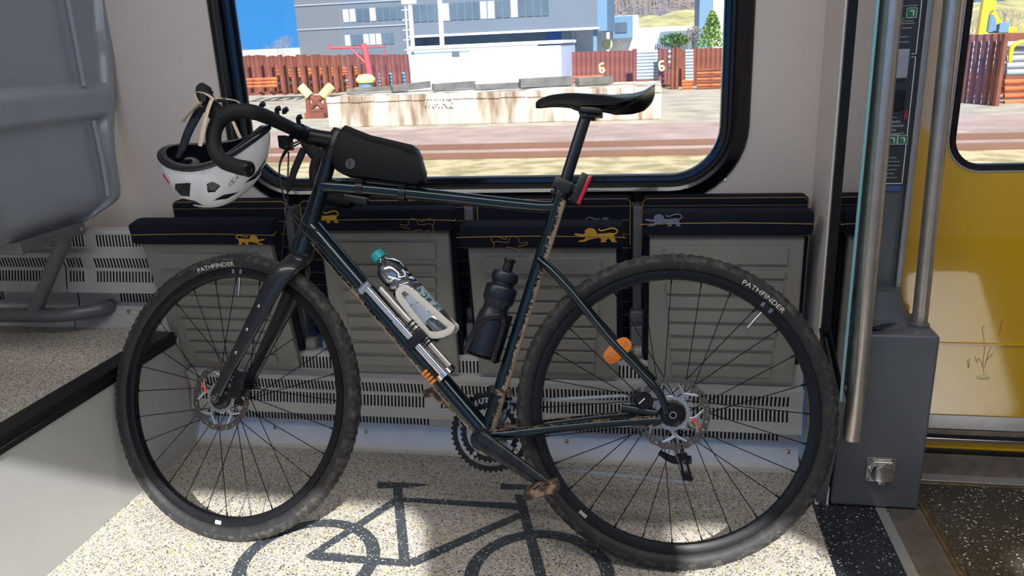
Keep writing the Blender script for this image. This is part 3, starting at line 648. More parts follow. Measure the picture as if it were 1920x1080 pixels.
# ================================================================== BICYCLE
M['paint'] = mat('frame_paint', (12, 34, 42), .22, .55, noise=.2, nscale=20, coat=.7)
M['forkc'] = muddy('fork_black', (20, 24, 32), (150, 128, 106), (.75, .2, -.2), 2.05, 2.35, .42, .1)
M['dtpaint'] = muddy('down_tube_paint', (12, 36, 44), (176, 156, 134), (-.80, .0, -.60), 1.62, 1.90, .2, .55)
M['stpaint'] = muddy('seat_tube_paint', (12, 36, 44), (176, 156, 134), (.95, -.05, -.2), 1.62, 1.9, .22, .55)
M['cspaint'] = muddy('stay_paint', (14, 38, 46), (140, 112, 86), (-.15, 0, 1.0), 2.1, 2.4, .22, .55)
M['tyre'] = mat('tyre_rubber', (36, 37, 40), .72, noise=.3, nscale=60, col2=(96, 90, 82), thr=(.46, .82), bump=.3, bscale=400)
M['sidewall'] = mat('tyre_sidewall', (30, 31, 35), .6, noise=.3, nscale=50, col2=(58, 56, 54), thr=(.5, .8))
M['rim'] = mat('rim_black', (18, 21, 27), .35, .3, noise=.2, nscale=40)
M['spoke'] = mat('spoke_black', (26, 28, 32), .3, .8)
M['alloyd'] = mat('dark_alloy', (34, 37, 42), .38, .5, noise=.4, nscale=60)
M['crankp'] = mat('crank_black', (22, 26, 34), .35, .4, noise=.3, nscale=50, col2=(44, 50, 58))
M['rotor'] = mat('rotor_steel', (120, 114, 108), .34, .9, noise=.25, nscale=60)
M['rotora'] = mat('rotor_arm', (176, 184, 196), .3, .8, noise=.1)
M['chainm'] = mat('chain_steel', (176, 182, 196), .35, .35, noise=.3, nscale=200)
M['tape'] = mat('bar_tape', (12, 12, 16), .7, noise=.2, nscale=60, bump=.4, bscale=300)
M['bag'] = mat('bag_fabric', (9, 9, 12), .55, noise=.15, nscale=30, bump=.15, bscale=500, spec=.25)
M['saddle'] = mat('saddle_cover', (14, 17, 22), .32, noise=.2, nscale=40, coat=.2)
M['muddyp'] = mat('pedal_muddy', (60, 56, 54), .6, .4, noise=.4, nscale=70, col2=(164, 136, 110), thr=(.42, .62))
M['orange'] = mat('orange_plastic', (246, 140, 20), .3, noise=.2, nscale=200, coat=.5)
M['redor'] = mat('rotor_red_mark', (240, 84, 44), .5)
M['teal'] = mat('teal_cap', (30, 168, 172), .4)
M['cagew'] = mat('cage_white', (226, 222, 214), .5, noise=.1)
M['chrome'] = mat('chrome', (225, 225, 228), .08, 1., noise=.1, nscale=60)
M['blackb'] = mat('bottle_black', (22, 30, 44), .35, noise=.2, nscale=20)
M['text'] = mat('lettering_white', (230, 226, 216), .6)
BO = PZ(1281, 1068, 0); BO = Vector((BO.x, BO.y, 0))
bike = thing('bicycle', 'dark green gravel bicycle leaning against the folding seats', 'bicycle', (FC.x*.5, 1.6, 0))
def add(name, bm, m, parent=None, smooth=50, label=None):
    o = link(name, bm, m, parent or bike, smooth)
    if label: o['label'] = label
    return o
def wheel(fr, which, txtpx, valvepx, redpx):
    c, h, up, n = fr; P = lambda u, v, o=0.: c+h*u+up*v+n*o
    ang = lambda px, py, Pf: math.atan2(*(uv(fr, Pf(px, py))[1::-1]))
    Pf = PF if which == 'front' else PB
    # tyre with knobbly tread
    bm = B(); NA, NB = 420, 22; rows = []
    for i in range(NA):
        a = 2*PI*i/NA; e = h*math.cos(a)+up*math.sin(a); row = []
        for j in range(NB):
            b = 2*PI*j/NB; rr = .0195
            cb_ = math.cos(b)
            if cb_ > .15:
                kn = 1 if ((i//2+(j//2)) % 2 == 0) else 0
                rr += .0021*kn*min(1, (cb_-.1)*4)
            row.append(bm.verts.new(c+e*(.3298+cb_*rr)+n*(math.sin(b)*rr*1.03)))
        rows.append(row)
    for i in range(NA):
        a_, b_ = rows[i], rows[(i+1) % NA]
        for j in range(NB):
            f = bm.faces.new((a_[j], a_[(j+1) % NB], b_[(j+1) % NB], b_[j])); f.material_index = 0 if math.cos(2*PI*(j+.5)/NB) > .28 else 1
    ty = add('tyre', bm, ['tyre', 'sidewall'], label=which+' tyre, dusty black with knobbly tread')
    # lettering on the side wall
    a0 = ang(*txtpx, Pf); bm = text_bm('PATHFINDER', .0145); rr0 = .3235
    for v in bm.verts:
        a = a0+v.co.x*1.28/rr0; r = rr0+v.co.y
        k = (r-.3298)/.0195; off = .0195*1.03*math.sqrt(max(0, 1-k*k))+.0006
        v.co = P(r*math.cos(a), r*math.sin(a), off) if True else v.co
    add('lettering', bm, 'text', ty, False)
    # rim
    bm = B(); lathe(bm, c, n, [(-.0125, .3125), (-.0125, .300), (-.009, .293), (0, .2915), (.009, .293), (.0125, .300), (.0125, .3125), (.0, .3165)], 128, close=True)
    rm = add('rim', bm, 'rim', label=which+' wheel rim')
    va = ang(*valvepx, Pf); e = h*math.cos(va)+up*math.sin(va)
    bm = B(); tube(bm, [c+e*.292, c+e*.262], .003, 10, 1); tube(bm, [c+e*.262, c+e*.247], .0022, 8, 1); add('valve', bm, 'chrome', rm)
    for q in (-.035, .035, 0):
        bm = B(); ea = h*math.cos(va+q)+up*math.sin(va+q); ta = h*-math.sin(va+q)+up*math.cos(va+q)
        obox(bm, c+ea*.3065+n*.0128, ea, ta, n, .0055, .0035 if q else .005, .0004); add('decal', bm, 'greyblue' if q else 'black', rm, False)
    if which == 'front':
        va2 = ang(416, 972, Pf)
        for q in (-.022, 0, .022):
            bm = B(); ea = h*math.cos(va2+q)+up*math.sin(va2+q); ta = h*-math.sin(va2+q)+up*math.cos(va2+q)
            obox(bm, c+ea*.3055+n*.0128, ea, ta, n, .0045, .0015 if q else .0042, .0004); add('decal', bm, 'text', rm, False)
    else:
        a0 = ang(1097, 955, Pf)
        for q in range(6):
            bm = B(); b = a0-.035+q*.011; ea = h*math.cos(b)+up*math.sin(b); ta = h*-math.sin(b)+up*math.cos(b)
            obox(bm, c+ea*.3065+n*.0128, ea, ta, n, .004, .0009, .0004); add('decal', bm, 'text', rm, False)
    # hub
    bm = B(); lathe(bm, c-n*.048, n, [(0, .008), (0, .014), (.012, .015), (.014, .026), (.018, .026), (.022, .014), (.05, .012), (.074, .014), (.078, .026), (.082, .026), (.084, .018), (.096, .016), (.096, .008)], 32)
    hb = add('hub', bm, 'alloyd', label=which+' hub')
    # spokes
    N = 28
    for i in range(N):
        side = 1 if i % 2 == 0 else -1; trail = 1 if (i//2) % 2 == 0 else -1
        ar = 2*PI*(i+.5)/N+(.06 if which == 'front' else .1); ah = ar+trail*side*math.radians(64)
        p0 = P(.024*math.cos(ah), .024*math.sin(ah), side*.030); p1 = P(.294*math.cos(ar), .294*math.sin(ar), side*.002)
        bm = B(); tube(bm, [p0, p1], .00105, 6, 1); d = (p0-p1).normalized(); tube(bm, [p1, p1+d*.013], .0019, 6, 1)
        link('spoke', bm, 'spoke', rm, 40)
    # brake rotor
    ro = .080 if which == 'rear' else .080; off = .043
    cc = P(0, 0, off); bm = B(); NR = 144; th = .0009
    def pt(r, a, s): return cc+(h*math.cos(a)+up*math.sin(a))*r+n*(s*th)
    for i in range(NR):
        a, b = 2*PI*i/NR, 2*PI*(i+1)/NR
        wav = lambda t: .0012*math.sin(t*18)
        bands = [(.0665-.0008, .0705, True), (.0705, .0755, (i % 6) in (0, 1, 2, 3) if (i//6) % 3 != 2 else (i % 3) < 2), (.0755, .0795, True)]
        for r0, r1, on in bands:
            if not on: continue
            f0 = wav if r1 > .078 else (lambda t: 0)
            v = [pt(r0, a, 1), pt(r0, b, 1), pt(r1+f0(b), b, 1), pt(r1+f0(a), a, 1)]; w_ = [pt(r0, a, -1), pt(r0, b, -1), pt(r1+f0(b), b, -1), pt(r1+f0(a), a, -1)]
            vs = [bm.verts.new(x) for x in v]; ws = [bm.verts.new(x) for x in w_]
            bm.faces.new(vs); bm.faces.new(ws[::-1]); bm.faces.new((vs[0], ws[0], ws[1], vs[1])); bm.faces.new((vs[3], vs[2], ws[2], ws[3]))
            if (i % 6) in (0, 3): bm.faces.new((vs[0], vs[3], ws[3], ws[0]))
    rt = add('brake_rotor', bm, 'rotor', hb, False)
    bm = B(); a0 = ang(*redpx, Pf)
    for k in range(5):
        a = a0+k*2*PI/5
        q = lambda r, t: cc+(h*math.cos(a+t)+up*math.sin(a+t))*r
        tube(bm, [q(.033, .1), q(.048, -.08), q(.067, -.42)], [(.0042, .0012), (.0038, .0012), (.0022, .0012)], 8, 5, nrm=n)
        tube(bm, [q(.048, -.08), q(.056, .16), q(.067, .36)], [(.0035, .0012), (.0028, .0012), (.0022, .0012)], 8, 5, nrm=n)
        tube(bm, [q(.034, .1), q(.036, .55), q(.034, 1.26)], [(.0028, .0011)]*3, 8, 5, nrm=n)
    ring(bm, cc, n, .037, .030, .002, 40); add('rotor_spider', bm, 'rotora', hb, 40, 'silver spider')
    bm = B(); q = lambda r, t: cc+n*.0018+(h*math.cos(a0+t)+up*math.sin(a0+t))*r
    ball(bm, q(.046, 0), .0048, seg=12); tube(bm, [q(.048, 0), q(.066, .22)], .0018, 8, 1); add('rotor_mark', bm, 'redor', hb, 40, 'orange red arm mark')
    bm = B(); lathe(bm, P(0, 0, .040), n, [(0, .028), (.006, .028), (.009, .021), (.014, .019)], 30); add('lockring', bm, 'alloyd', hb)
wheel(FWH, 'front', (413, 498), (449, 530), (396, 724)); wheel(RW, 'rear', (1428, 557), (1424, 590), (1299, 782))
# ---- frame (rear plane)
BBu, BBv, _ = uv(RW, PB(900, 825, .07)); fr = RW
def R_(u, v, o=0.): return UV(RW, u, v, o)
BB = R_(BBu, BBv); bn = RW[3]
hA, hB = PB(617, 303), PB(566.5, 472); hd = (hB-hA).normalized()
bm = B(); tube(bm, [hA, hA+(hB-hA)*.12, hA+(hB-hA)*.5, hA+(hB-hA)*.85, hB], [.0180, .0178, .0195, .0265, .0285], 28, 6); frm = add('head_tube', bm, 'paint')
dA, dB = PB(584, 428), BB
bm = B(); tube(bm, [dA, dA+(dB-dA)*.5, dB+(dA-dB)*.02], [(.0255, .024), (.0245, .024), (.0235, .024)], 28, 4, nrm=bn); add('down_tube', bm, 'dtpaint', label='mud-caked underside')
bm = B(); tube(bm, [PB(607, 349), PB(688, 355), PB(813, 367), PB(1000, 387), PB(1046, 387)], [.0180, .0165, .0150, .0140, .0140], 24, 6); add('top_tube', bm, 'paint')
sA, sB = PB(1053, 362), BB
bm = B(); tube(bm, [sA, sA+(sB-sA)*.5, sB], [.0162, .0162, .0168], 24, 4); add('seat_tube', bm, 'stpaint', label='mud-caked rear side')
bm = B(); lathe(bm, R_(BBu, BBv, -.045), bn, [(0, .021), (.09, .021)], 28); add('bottom_bracket', bm, 'cspaint')
def both(pts, rad, seg=14, k=6, nrm=None):
    bms = []
    for s in (1, -1):
        bm = B(); tube(bm, [(p if s > 0 else mir(fr, p)) for p in pts], rad, seg, k, nrm=nrm); bms.append(bm)
    return bms
for b_ in both([PB(1012, 486, .012), PB(1032, 505, .026), PB(1074, 551, .040), PB(1137, 629, .052), PB(1205, 702, .060), PB(1236, 737, .063), PB(1251, 775, .064)], [.0095, .0095, .009, .0085, .008, .008, .008]): add('seat_stay', b_, 'paint')
for b_ in both([PB(915, 815, .022), PB(945, 815, .030), PB(1000, 808, .040), PB(1080, 799, .050), PB(1160, 792, .058), PB(1240, 787, .064)], [.012, .014, .012, .010, .0095, .010]): add('chain_stay', b_, 'cspaint')
bm = B(); tube(bm, [R_(.005, 0, .058), R_(.005, 0, .068)], .019, 24, 1); lathe(bm, R_(0, 0, .066), bn, [(0, .012), (.006, .012), (.006, .007), (.002, .006), (.002, 0)], 24); add('dropout', bm, 'alloyd'); bm = B(); ring(bm, R_(0, 0, .0735), bn, .0075, .0055, .002, 24); add('axle_end', bm, 'chrome')
bm = B(); tube(bm, [R_(.035, .0, .060), R_(.11, .010, .058)], [(.009, .005)]*2, 10, 1, nrm=bn); add('chain_stay_bridge', bm, 'paint')
# ---- seat post, clamp, saddle
pT = PB(1100, 213); bm = B(); tube(bm, [sA+(sB-sA)*.03, pT], .0137, 24, 1); add('seat_post', bm, 'forkc' if False else 'blackb')
bm = B(); q = sA+(sA-sB).normalized()*.004; tube(bm, [q, q-(sA-sB).normalized()*.018], .0185, 24, 1); cpl = PB(1037, 361, .012); lathe(bm, cpl, bn, [(0, .005), (.012, .005)], 12); add('seat_clamp', bm, 'black')
sad = [(1005, 191.5), (1012, 186), (1035, 178), (1070, 174.5), (1105, 176), (1135, 178), (1160, 180), (1185, 179), (1207, 175), (1222, 171), (1228, 170)]
wd = [.006, .014, .019, .022, .027, .038, .054, .070, .077, .068, .040]
cl_ = [PB(*p) for p in sad]
bm = B(); grid = []; NTt = 16
cf, wf2 = interp(cl_, [(w, w) for w in wd], 4)
for i, p in enumerate(cf):
    w = wf2[i][0]; row = []; s = i/(len(cf)-1)
    dr_ = .012+.020*min(1, s*3) if s < .6 else .030-.018*(s-.6)/.4
    for j in range(NTt*2):
        t = (j/NTt)*2-1 if j < NTt else 1-((j-NTt)/NTt)*2
        if j < NTt: v = -dr_*abs(t)**2.4; th = 0
        else: v = -dr_*abs(t)**2.4; th = -.008*(1-abs(t)**4)-.0015
        row.append(bm.verts.new(p+bn*(w*t)+RW[2]*(v+th+(.0 if s < .8 else .012*(s-.8)/.2))))
    grid.append(row)
for a_, b_ in zip(grid, grid[1:]):
    for j in range(NTt*2): bm.faces.new((a_[j], a_[(j+1) % (NTt*2)], b_[(j+1) % (NTt*2)], b_[j]))
bm.faces.new(grid[0][::-1]); bm.faces.new(grid[-1]); bmesh.ops.recalc_face_normals(bm, faces=bm.faces[:])
sdl = add('saddle', bm, 'saddle', smooth=60)
for s in (-1, 1):
    bm = B(); tube(bm, [PB(1022, 189, s*.006), PB(1060, 196, s*.016), PB(1090, 207, s*.022), PB(1135, 206, s*.022), PB(1165, 203, s*.026), PB(1195, 186, s*.035)], .0036, 10, 6); add('rail', bm, 'alloyd', sdl)
bm = B(); obox(bm, PB(1110, 211), (PB(1130, 211)-PB(1090, 209)).normalized(), bn, RW[2], .024, .026, .007, .003); obox(bm, PB(1104, 219), (PB(1130, 211)-PB(1090, 209)).normalized(), bn, RW[2], .016, .018, .006, .003)
lathe(bm, PB(1097, 217, -.02), bn, [(0, .012), (.04, .012)], 16); add('saddle_clamp', bm, 'black')
# ---- rear light
ax = (PB(1104, 325)-PB(1078, 384)).normalized(); sd_ = ax.cross(bn)
if sd_.x < 0: sd_ = -sd_
rl = None
bm = B(); cL = PB(1091, 355); obox(bm, cL-sd_*.006, ax, sd_, bn, .036, .009, .012, .004); rl = add('rear_light', bm, 'black')
bm = B(); obox(bm, cL+sd_*.0065, ax, sd_, bn, .035, .0045, .011, .003); add('lens', bm, 'red', rl, label='red lens')
bm = B(); q = PB(1056, 349); obox(bm, q, ax, sd_, bn, .014, .022, .017, .004); obox(bm, PB(1074, 352), ax, sd_, bn, .009, .012, .006, .002); tube(bm, [PB(1040, 362, .014), PB(1056, 366, .018)], .004, 8, 1); add('mount', bm, 'black', rl)
# ---- fork (steered plane)
ff = FWH; fn = FWH[3]; cr = PF(557, 487)
stA = PB(632, 262)
bm = B(); tube(bm, [hB-hd*.002, hB+hd*.012, cr+hd*.010], [.029, .028, .022], 28, 4); ball(bm, cr+hd*.004, .030, (1, .9, .75), 20)
fk = add('fork_crown', bm, 'forkc', label='mud-splashed')
Lp = [PF(552, 492, .012), PF(535, 507, .034), PF(513, 535, .044), PF(484, 590, .048), PF(447, 660, .051), PF(412, 728, .054), PF(405, 745, .054)]
Lr = [(.026, .016), (.027, .013), (.0265, .011), (.0225, .010), (.0175, .009), (.0145, .008), (.0125, .007)]
for s in (1, -1):
    P_ = [p if s > 0 else mir(ff, p) for p in Lp]; bm = B(); tube(bm, P_, Lr, 22, 6, nrm=fn); fb = add('fork_blade', bm, 'forkc')
    for (px, py) in ((486, 574), (464, 618), (443, 661)):
        c_ = PF(px, py, .058); c_ = c_ if s > 0 else mir(ff, c_); bm = B(); lathe(bm, c_-fn*(.003 if s > 0 else -.003), fn*s, [(0, .0036), (.006, .0036), (.0068, .0024)], 12); add('bolt', bm, 'chrome', fb)
    e_ = PF(403, 746, .060); e_ = e_ if s > 0 else mir(ff, e_); bm = B(); lathe(bm, e_-fn*s*.006, fn*s, [(0, .0125), (.007, .0125), (.009, .010)], 24); add('axle_cap', bm, 'forkc', fb); bm = B(); ring(bm, e_+fn*s*.0045, fn, .0062, .0038, .003, 24); add('axle_end', bm, 'chrome', fb)
bm = B(); tube(bm, [PF(424, 742, .035), PF(432, 752, .035), PF(420, 760, .035)], .006, 10, 4); obox(bm, PF(450, 722, .046), (PF(470, 690, .04)-PF(448, 750, .04)).normalized(), fn, FH, .034, .014, .016, .004)
for k in range(6): obox(bm, PF(459+k*1.2, 705+k*4.5, .030), (PF(470, 690, .04)-PF(448, 750, .04)).normalized(), fn, FH, .0014, .022, .020, .0006)
lathe(bm, PF(452, 722, .058), fn, [(0, .0125), (.005, .012), (.007, .008)], 22)
add('front_brake_caliper', bm, 'alloyd')
# ---- steerer, stem, bars
bm = B(); tube(bm, [hA+hd*.004, stA+(hA-stA)*.0], .0165, 26, 1)
for k in range(3):
    q = hA+(stA-hA)*(.06+.13*k); ring(bm, q, hd, .0180, .010, .006, 28)
add('headset_spacers', bm, 'black')
c0 = PF(572, 252, 0)
bm = B(); tube(bm, [stA, stA+(c0-stA)*.5, c0], [.0185, .0165, .0175], 26, 3); lathe(bm, stA+hd*.020, -hd, [(0, .0195), (.038, .0195), (.042, .017)], 28); lathe(bm, c0-fn*.024, fn, [(0, .0205), (.048, .0205)], 26); add('stem', bm, 'black', smooth=40)
bm = B(); lathe(bm, stA-hd*.021, -hd, [(0, .017), (.005, .016), (.006, .010)], 24); add('top_cap', bm, 'alloyd')
drop = [(500, 219, .150), (472, 210, .192), (442, 209, .200), (416, 221, .203), (402, 246, .207), (402, 278, .210), (417, 301, .213), (440, 311, .217), (466, 317, .220)]
bm = B(); tube(bm, [c0+fn*t for t in (-.07, 0, .07)], .0155, 20, 2); hbm = add('handlebar', bm, 'alloyd')
for s in (1, -1):
    pts = [c0+fn*(s*.045)]+[(PF(*p) if s > 0 else mir(ff, PF(*p))) for p in drop]
    bm = B(); tube(bm, pts, [.0155, .0165, .0168, .0172, .0172, .0168, .0165, .0165, .0168, .0172], 22, 8)
    # wrap ridges of the tape
    add('bar_tape', bm, 'tape', hbm, label=('near' if s > 0 else 'far')+' side drop wrapped in black tape')
    e = pts[-1]; d_ = (pts[-1]-pts[-2]).normalized(); bm = B(); lathe(bm, e-d_*.002, d_, [(0, .0172), (.004, .0175), (.008, .014), (.0085, .006), (.006, .004), (.006, 0)], 24)
    add('bar_plug', bm, 'alloyd', hbm)
    H_ = [(418, 226, .205), (404, 210, .206), (392, 196, .206), (384, 180, .206), (384, 168, .206), (388, 160, .206)]
    hp = [(PF(*p) if s > 0 else mir(ff, PF(*p))) for p in H_]
    bm = B(); tube(bm, hp, [(.020, .015), (.020, .016), (.019, .016), (.019, .016), (.0205, .017), (.012, .010)], 20, 6, nrm=fn); hd2 = add('brake_hood', bm, 'tape', smooth=60)
    l_ = [(378, 200, .206), (366, 222, .208), (352, 250, .210), (342, 278, .212), (333, 296, .214)]
    bm = B(); tube(bm, [(PF(*p) if s > 0 else mir(ff, PF(*p))) for p in l_], [(.011, .007), (.012, .0055), (.0115, .005), (.010, .005), (.005, .004)], 14, 6, nrm=fn); add('brake_lever', bm, 'crankp', hd2)
# ridge rings of the tape near the clamp
# phone / lamp mount claws and a small lamp below the bar
bm = B(); up_ = Vector((0, 0, 1))
for (px, py, o_) in ((492, 213, .14), (521, 221, .10), (561, 236, .03), (534, 214, .08)):
    q = PF(px, py, o_); hgt = .018 if px != 534 else .008; tube(bm, [q, q+up_*hgt, q+up_*(hgt+.004)+Vector((.009, 0, 0))], [(.004, .006)]*3, 8, 3)
obox(bm, PF(545, 238, .055), fn, FH, up_, .045, .012, .005, .003); add('bar_mount', bm, 'black')
bm = B(); obox(bm, PF(536, 268, .06), fn, FH, up_, .014, .013, .015, .003); tube(bm, [PF(545, 258, .05), PF(556, 252, .03)], .007, 10, 1); add('front_lamp', bm, 'black')
# cables
for pts, nm in (([(566, 262, .03), (540, 276, .04), (525, 305, .05), (526, 345, .05), (540, 390, .045), (560, 425, .035), (580, 445, .028), (597, 457, .024)], 'brake_hose'), ([(566, 266, .025), (538, 284, .035), (524, 315, .045), (530, 360, .045), (549, 400, .035), (575, 423, .028), (598, 434, .024)], 'shift_cable'), ([(541, 285, .04), (540, 330, .04), (538, 390, .03), (532, 440, .0), (528, 490, -.01)], 'brake_hose')):
    bm = B(); tube(bm, [PF(*p) for p in pts], .0021, 8, 8); add(nm, bm, 'black')
# ---- top tube bag
bg_ = [(648, 258), (663, 245), (708, 264), (785, 282), (794, 299), (802, 325), (802, 346), (790, 352), (772, 349), (700, 339), (658, 334), (643, 325), (637, 310), (640, 286)]
bagp = thing('top_tube_bag', 'black fabric bag strapped on the top tube behind the stem', 'bag', PB(720, 345))
bm = B(); nb = bn*.052; prism(bm, [PB(x, y, -.026) for x, y in bg_], nb, bev=.006); link('body', bm, 'bag', bagp, 35)
bm = B(); prism(bm, [PB(x, y, -.0275) for x, y in ((655, 251), (663, 243.5), (709, 262), (786, 280), (795, 299), (778, 297), (764, 288), (700, 272))], bn*.055, bev=.003); add('flap', bm, 'bag', bagp, 35)
lc = PB(657, 307, .0268); bm = B(); lathe(bm, lc-bn*.0006, bn, [(0, .0125), (.0012, .0125)], 32); add('logo_disc', bm, mat('logo_grey', (62, 62, 68), .5), bagp)
bm = B(); e1, e2 = RT, -DN
for k in range(3):
    a = PI/2+k*2*PI/3; d1 = e1*math.cos(a)+e2*math.sin(a); tube(bm, [lc+bn*.001, lc+bn*.001+d1*.006, lc+bn*.001+(e1*math.cos(a+.7)+e2*math.sin(a+.7))*.008], .0007, 5, 3)
add('logo_mark', bm, 'black', bagp)
for (px, py) in ((677, 352), (756, 362)):
    q = PB(px, py+1); d_ = (PB(813, 367)-PB(688, 355)).normalized(); bm = B(); ring(bm, q, d_, .0190, .0150, .017, 28); obox(bm, q+RW[2]*.018, d_, bn, RW[2], .0085, .012, .006, .001); add('strap', bm, 'black', bagp)
bm = B(); obox(bm, PB(668, 374), (PB(700, 378)-PB(640, 368)).normalized(), bn, RW[2], .030, .010, .009, .004); add('strap_tail', bm, 'black', bagp)
# ---- crankset
CRd = Vector((uv(RW, PB(1022, 908, .085))[0]-BBu, uv(RW, PB(1022, 908, .085))[1]-BBv))
ex, ey = BBu+CRd.x, BBv+CRd.y
bm = B(); tube(bm, [R_(BBu-CRd.x*.04, BBv-CRd.y*.04, .064), R_(BBu+CRd.x*.3, BBv+CRd.y*.3, .070), R_(BBu+CRd.x*.7, BBv+CRd.y*.7, .077), R_(ex, ey, .082)], [(.0225, .009), (.020, .009), (.0165, .008), (.013, .007)], 20, 6, nrm=bn)
lathe(bm, R_(BBu, BBv, .042), bn, [(0, .021), (.024, .0235), (.028, .022)], 28); lathe(bm, R_(BBu, BBv, .069), bn, [(0, .012), (.005, .012), (.005, .008), (.003, .007), (.003, 0)], 24)
crk = add('crank_arm', bm, 'crankp', label='near side crank arm')
bm = B(); tube(bm, [R_(BBu, BBv, -.058), R_(BBu-CRd.x*.5, BBv-CRd.y*.5, -.068), R_(BBu-CRd.x, BBv-CRd.y, -.078)], [(.020, .008), (.016, .008), (.013, .007)], 18, 5, nrm=bn); crk2 = add('crank_arm', bm, 'muddyp', label='far side crank arm behind the down tube')
def pedal(u, v, o, s, par):
    c = R_(u, v, o+s*.048); tl = math.radians(-18)
    a1 = RW[1]*math.cos(tl)+RW[2]*math.sin(tl); a2 = -RW[1]*math.sin(tl)+RW[2]*math.cos(tl)
    bm = B(); tube(bm, [R_(u, v, o), c], .0062, 12, 1); lathe(bm, c-bn*.026, bn, [(0, .011), (.052, .009)], 16)
    for q in (-1, 1):
        obox(bm, c+a1*q*.030, a1, a2, bn, .005, .010, .028, .002); obox(bm, c+bn*q*.027, a1, a2, bn, .033, .009, .004, .002)
        tube(bm, [c+a1*.022+a2*.008*q-bn*.02, c+a1*.0+a2*.013*q, c+a1*.022+a2*.008*q+bn*.02], .0028, 8, 4)
        obox(bm, c-a1*.020+a2*.009*q, a1, a2, bn, .009, .0035, .016, .001)
    return link('pedal', bm, 'muddyp', par, 40)
pedal(ex, ey, .082, 1, crk); pedal(BBu-CRd.x, BBv-CRd.y, -.078, -1, crk2)
for (rc, oo, T) in ((.0925, -.049, 46), (.068, -.041, 34)):
    bm = B(); seg = T*4
    def gr(r, j, s): a = 2*PI*j/seg; return R_(BBu+r*math.cos(a), BBv+r*math.sin(a), oo+s*.0011)
    O1, O2, I1, I2 = [], [], [], []
    for j in range(seg):
        r = rc+(.0045 if j % 4 in (1, 2) else 0)
        O1.append(bm.verts.new(gr(r, j, 1))); O2.append(bm.verts.new(gr(r, j, -1))); I1.append(bm.verts.new(gr(rc-.011, j, 1))); I2.append(bm.verts.new(gr(rc-.011, j, -1)))
    for j in range(seg):
        k = (j+1) % seg
        for q in ((O1[j], O1[k], I1[k], I1[j]), (O2[k], O2[j], I2[j], I2[k]), (O1[k], O1[j], O2[j], O2[k]), (I1[j], I1[k], I2[k], I2[j])): bm.faces.new(q)
    cg = add('chainring', bm, 'alloyd', crk2, False)
bm = B()
for k in range(4):
    a = .6+k*PI/2; tube(bm, [R_(BBu, BBv, -.047), R_(BBu+.045*math.cos(a+.1), BBv+.045*math.sin(a+.1), -.045), R_(BBu+.080*math.cos(a), BBv+.080*math.sin(a), -.045)], [(.014, .004), (.010, .004), (.006, .003)], 12, 4, nrm=bn)
    lathe(bm, R_(BBu+.062*math.cos(a), BBv+.062*math.sin(a), -.043), bn, [(0, .006), (.004, .005)], 12)
add('spider', bm, 'rotora', crk2)
# ---- chain, cassette, derailleurs
puL = uv(RW, PB(1290, 893, -.048)); puU = uv(RW, PB(1278, 856, -.048)); OO = -.048
path = []
R1 = .070
for k in range(0, 19): a = math.radians(96-k*10.5); path.append((BBu+R1*math.cos(a), BBv+R1*math.sin(a)))
path += [(puL[0]+.02, puL[1]-.0115), (puL[0], puL[1]-.0125), (puL[0]-.0125, puL[1]), (puL[0]-.004, puL[1]+.012), (puU[0]+.009, puU[1]-.008), (puU[0]+.012, puU[1]+.002), (puU[0]+.004, puU[1]+.012)]
for a in (-100, -140, 180, 140, 110, 92): path.append((.034*math.cos(math.radians(a)), .034*math.sin(math.radians(a))))
P3 = [R_(u, v, OO) for u, v in path]; P3.append(P3[0])
bm = B(); carry = 0; LK = .0127; k = 0; cum = [0]
for a_, b_ in zip(P3, P3[1:]): cum.append(cum[-1]+(b_-a_).length)
def along(s):
    for i in range(len(P3)-1):
        if cum[i+1] >= s: return P3[i]+(P3[i+1]-P3[i])*((s-cum[i])/max(1e-9, cum[i+1]-cum[i]))
    return P3[-1]
nl = int(cum[-1]/LK)
for i in range(nl):
    a_, b_ = along(i*LK), along((i+1)*LK); d_ = (b_-a_).normalized(); up2 = d_.cross(bn); m_ = (a_+b_)/2; w = .0032 if i % 2 else .0022
    for s in (-1, 1):
        for e_, q in ((-1, a_), (1, b_)): pass
        obox(bm, m_+bn*s*w, d_, up2, bn, .0078, .0028 if i % 2 else .0034, .0005, .0004)
    lathe(bm, a_-bn*.0038, bn, [(0, .0026), (.0076, .0026)], 8)
add('chain', bm, 'chainm', smooth=False)
bm = B()
for k_, r in enumerate((.024, .027, .030, .034, .038, .042, .046)):
    oo = -.052+k_*.0038; seg = 80; lathe(bm, R_(0, 0, oo), bn, [(0, .010), (0, r), (.0016, r), (.0016, .010)], seg, fn=lambda i, a, r=r: (1+(.05 if int(a/(2*PI)*40) % 2 else 0)) if i in (1, 2) else 1)
add('cassette', bm, 'chainm', smooth=False)
bm = B(); rd0 = R_(-.008, -.03, -.058)
tube(bm, [R_(0, -.006, -.055), rd0, R_(puU[0]+.006, puU[1]+.022, -.066), R_(puU[0], puU[1], -.060)], [(.008, .006), (.009, .008), (.010, .009), (.009, .006)], 14, 5, nrm=bn)
tube(bm, [PB(1236, 848, -.05), PB(1262, 862, -.052), PB(1296, 862, -.056)], [(.006, .005), (.009, .007), (.010, .009)], 12, 5, nrm=bn)
for s in (-1, 1):
    for q in (-1, 1): tube(bm, [R_(puU[0]+q*.009, puU[1]+.008, OO+s*.006), R_((puU[0]+puL[0])/2+q*.007, (puU[1]+puL[1])/2, OO+s*.006), R_(puL[0]+q*.009, puL[1]-.008, OO+s*.006)], [(.0028, .0012)]*3, 8, 3, nrm=bn)
    for pu in (puU, puL): lathe(bm, R_(pu[0], pu[1], OO+s*.006-.0008), bn, [(0, .0085), (.0016, .0085)], 18)
rdl = add('rear_derailleur', bm, 'alloyd', smooth=40)
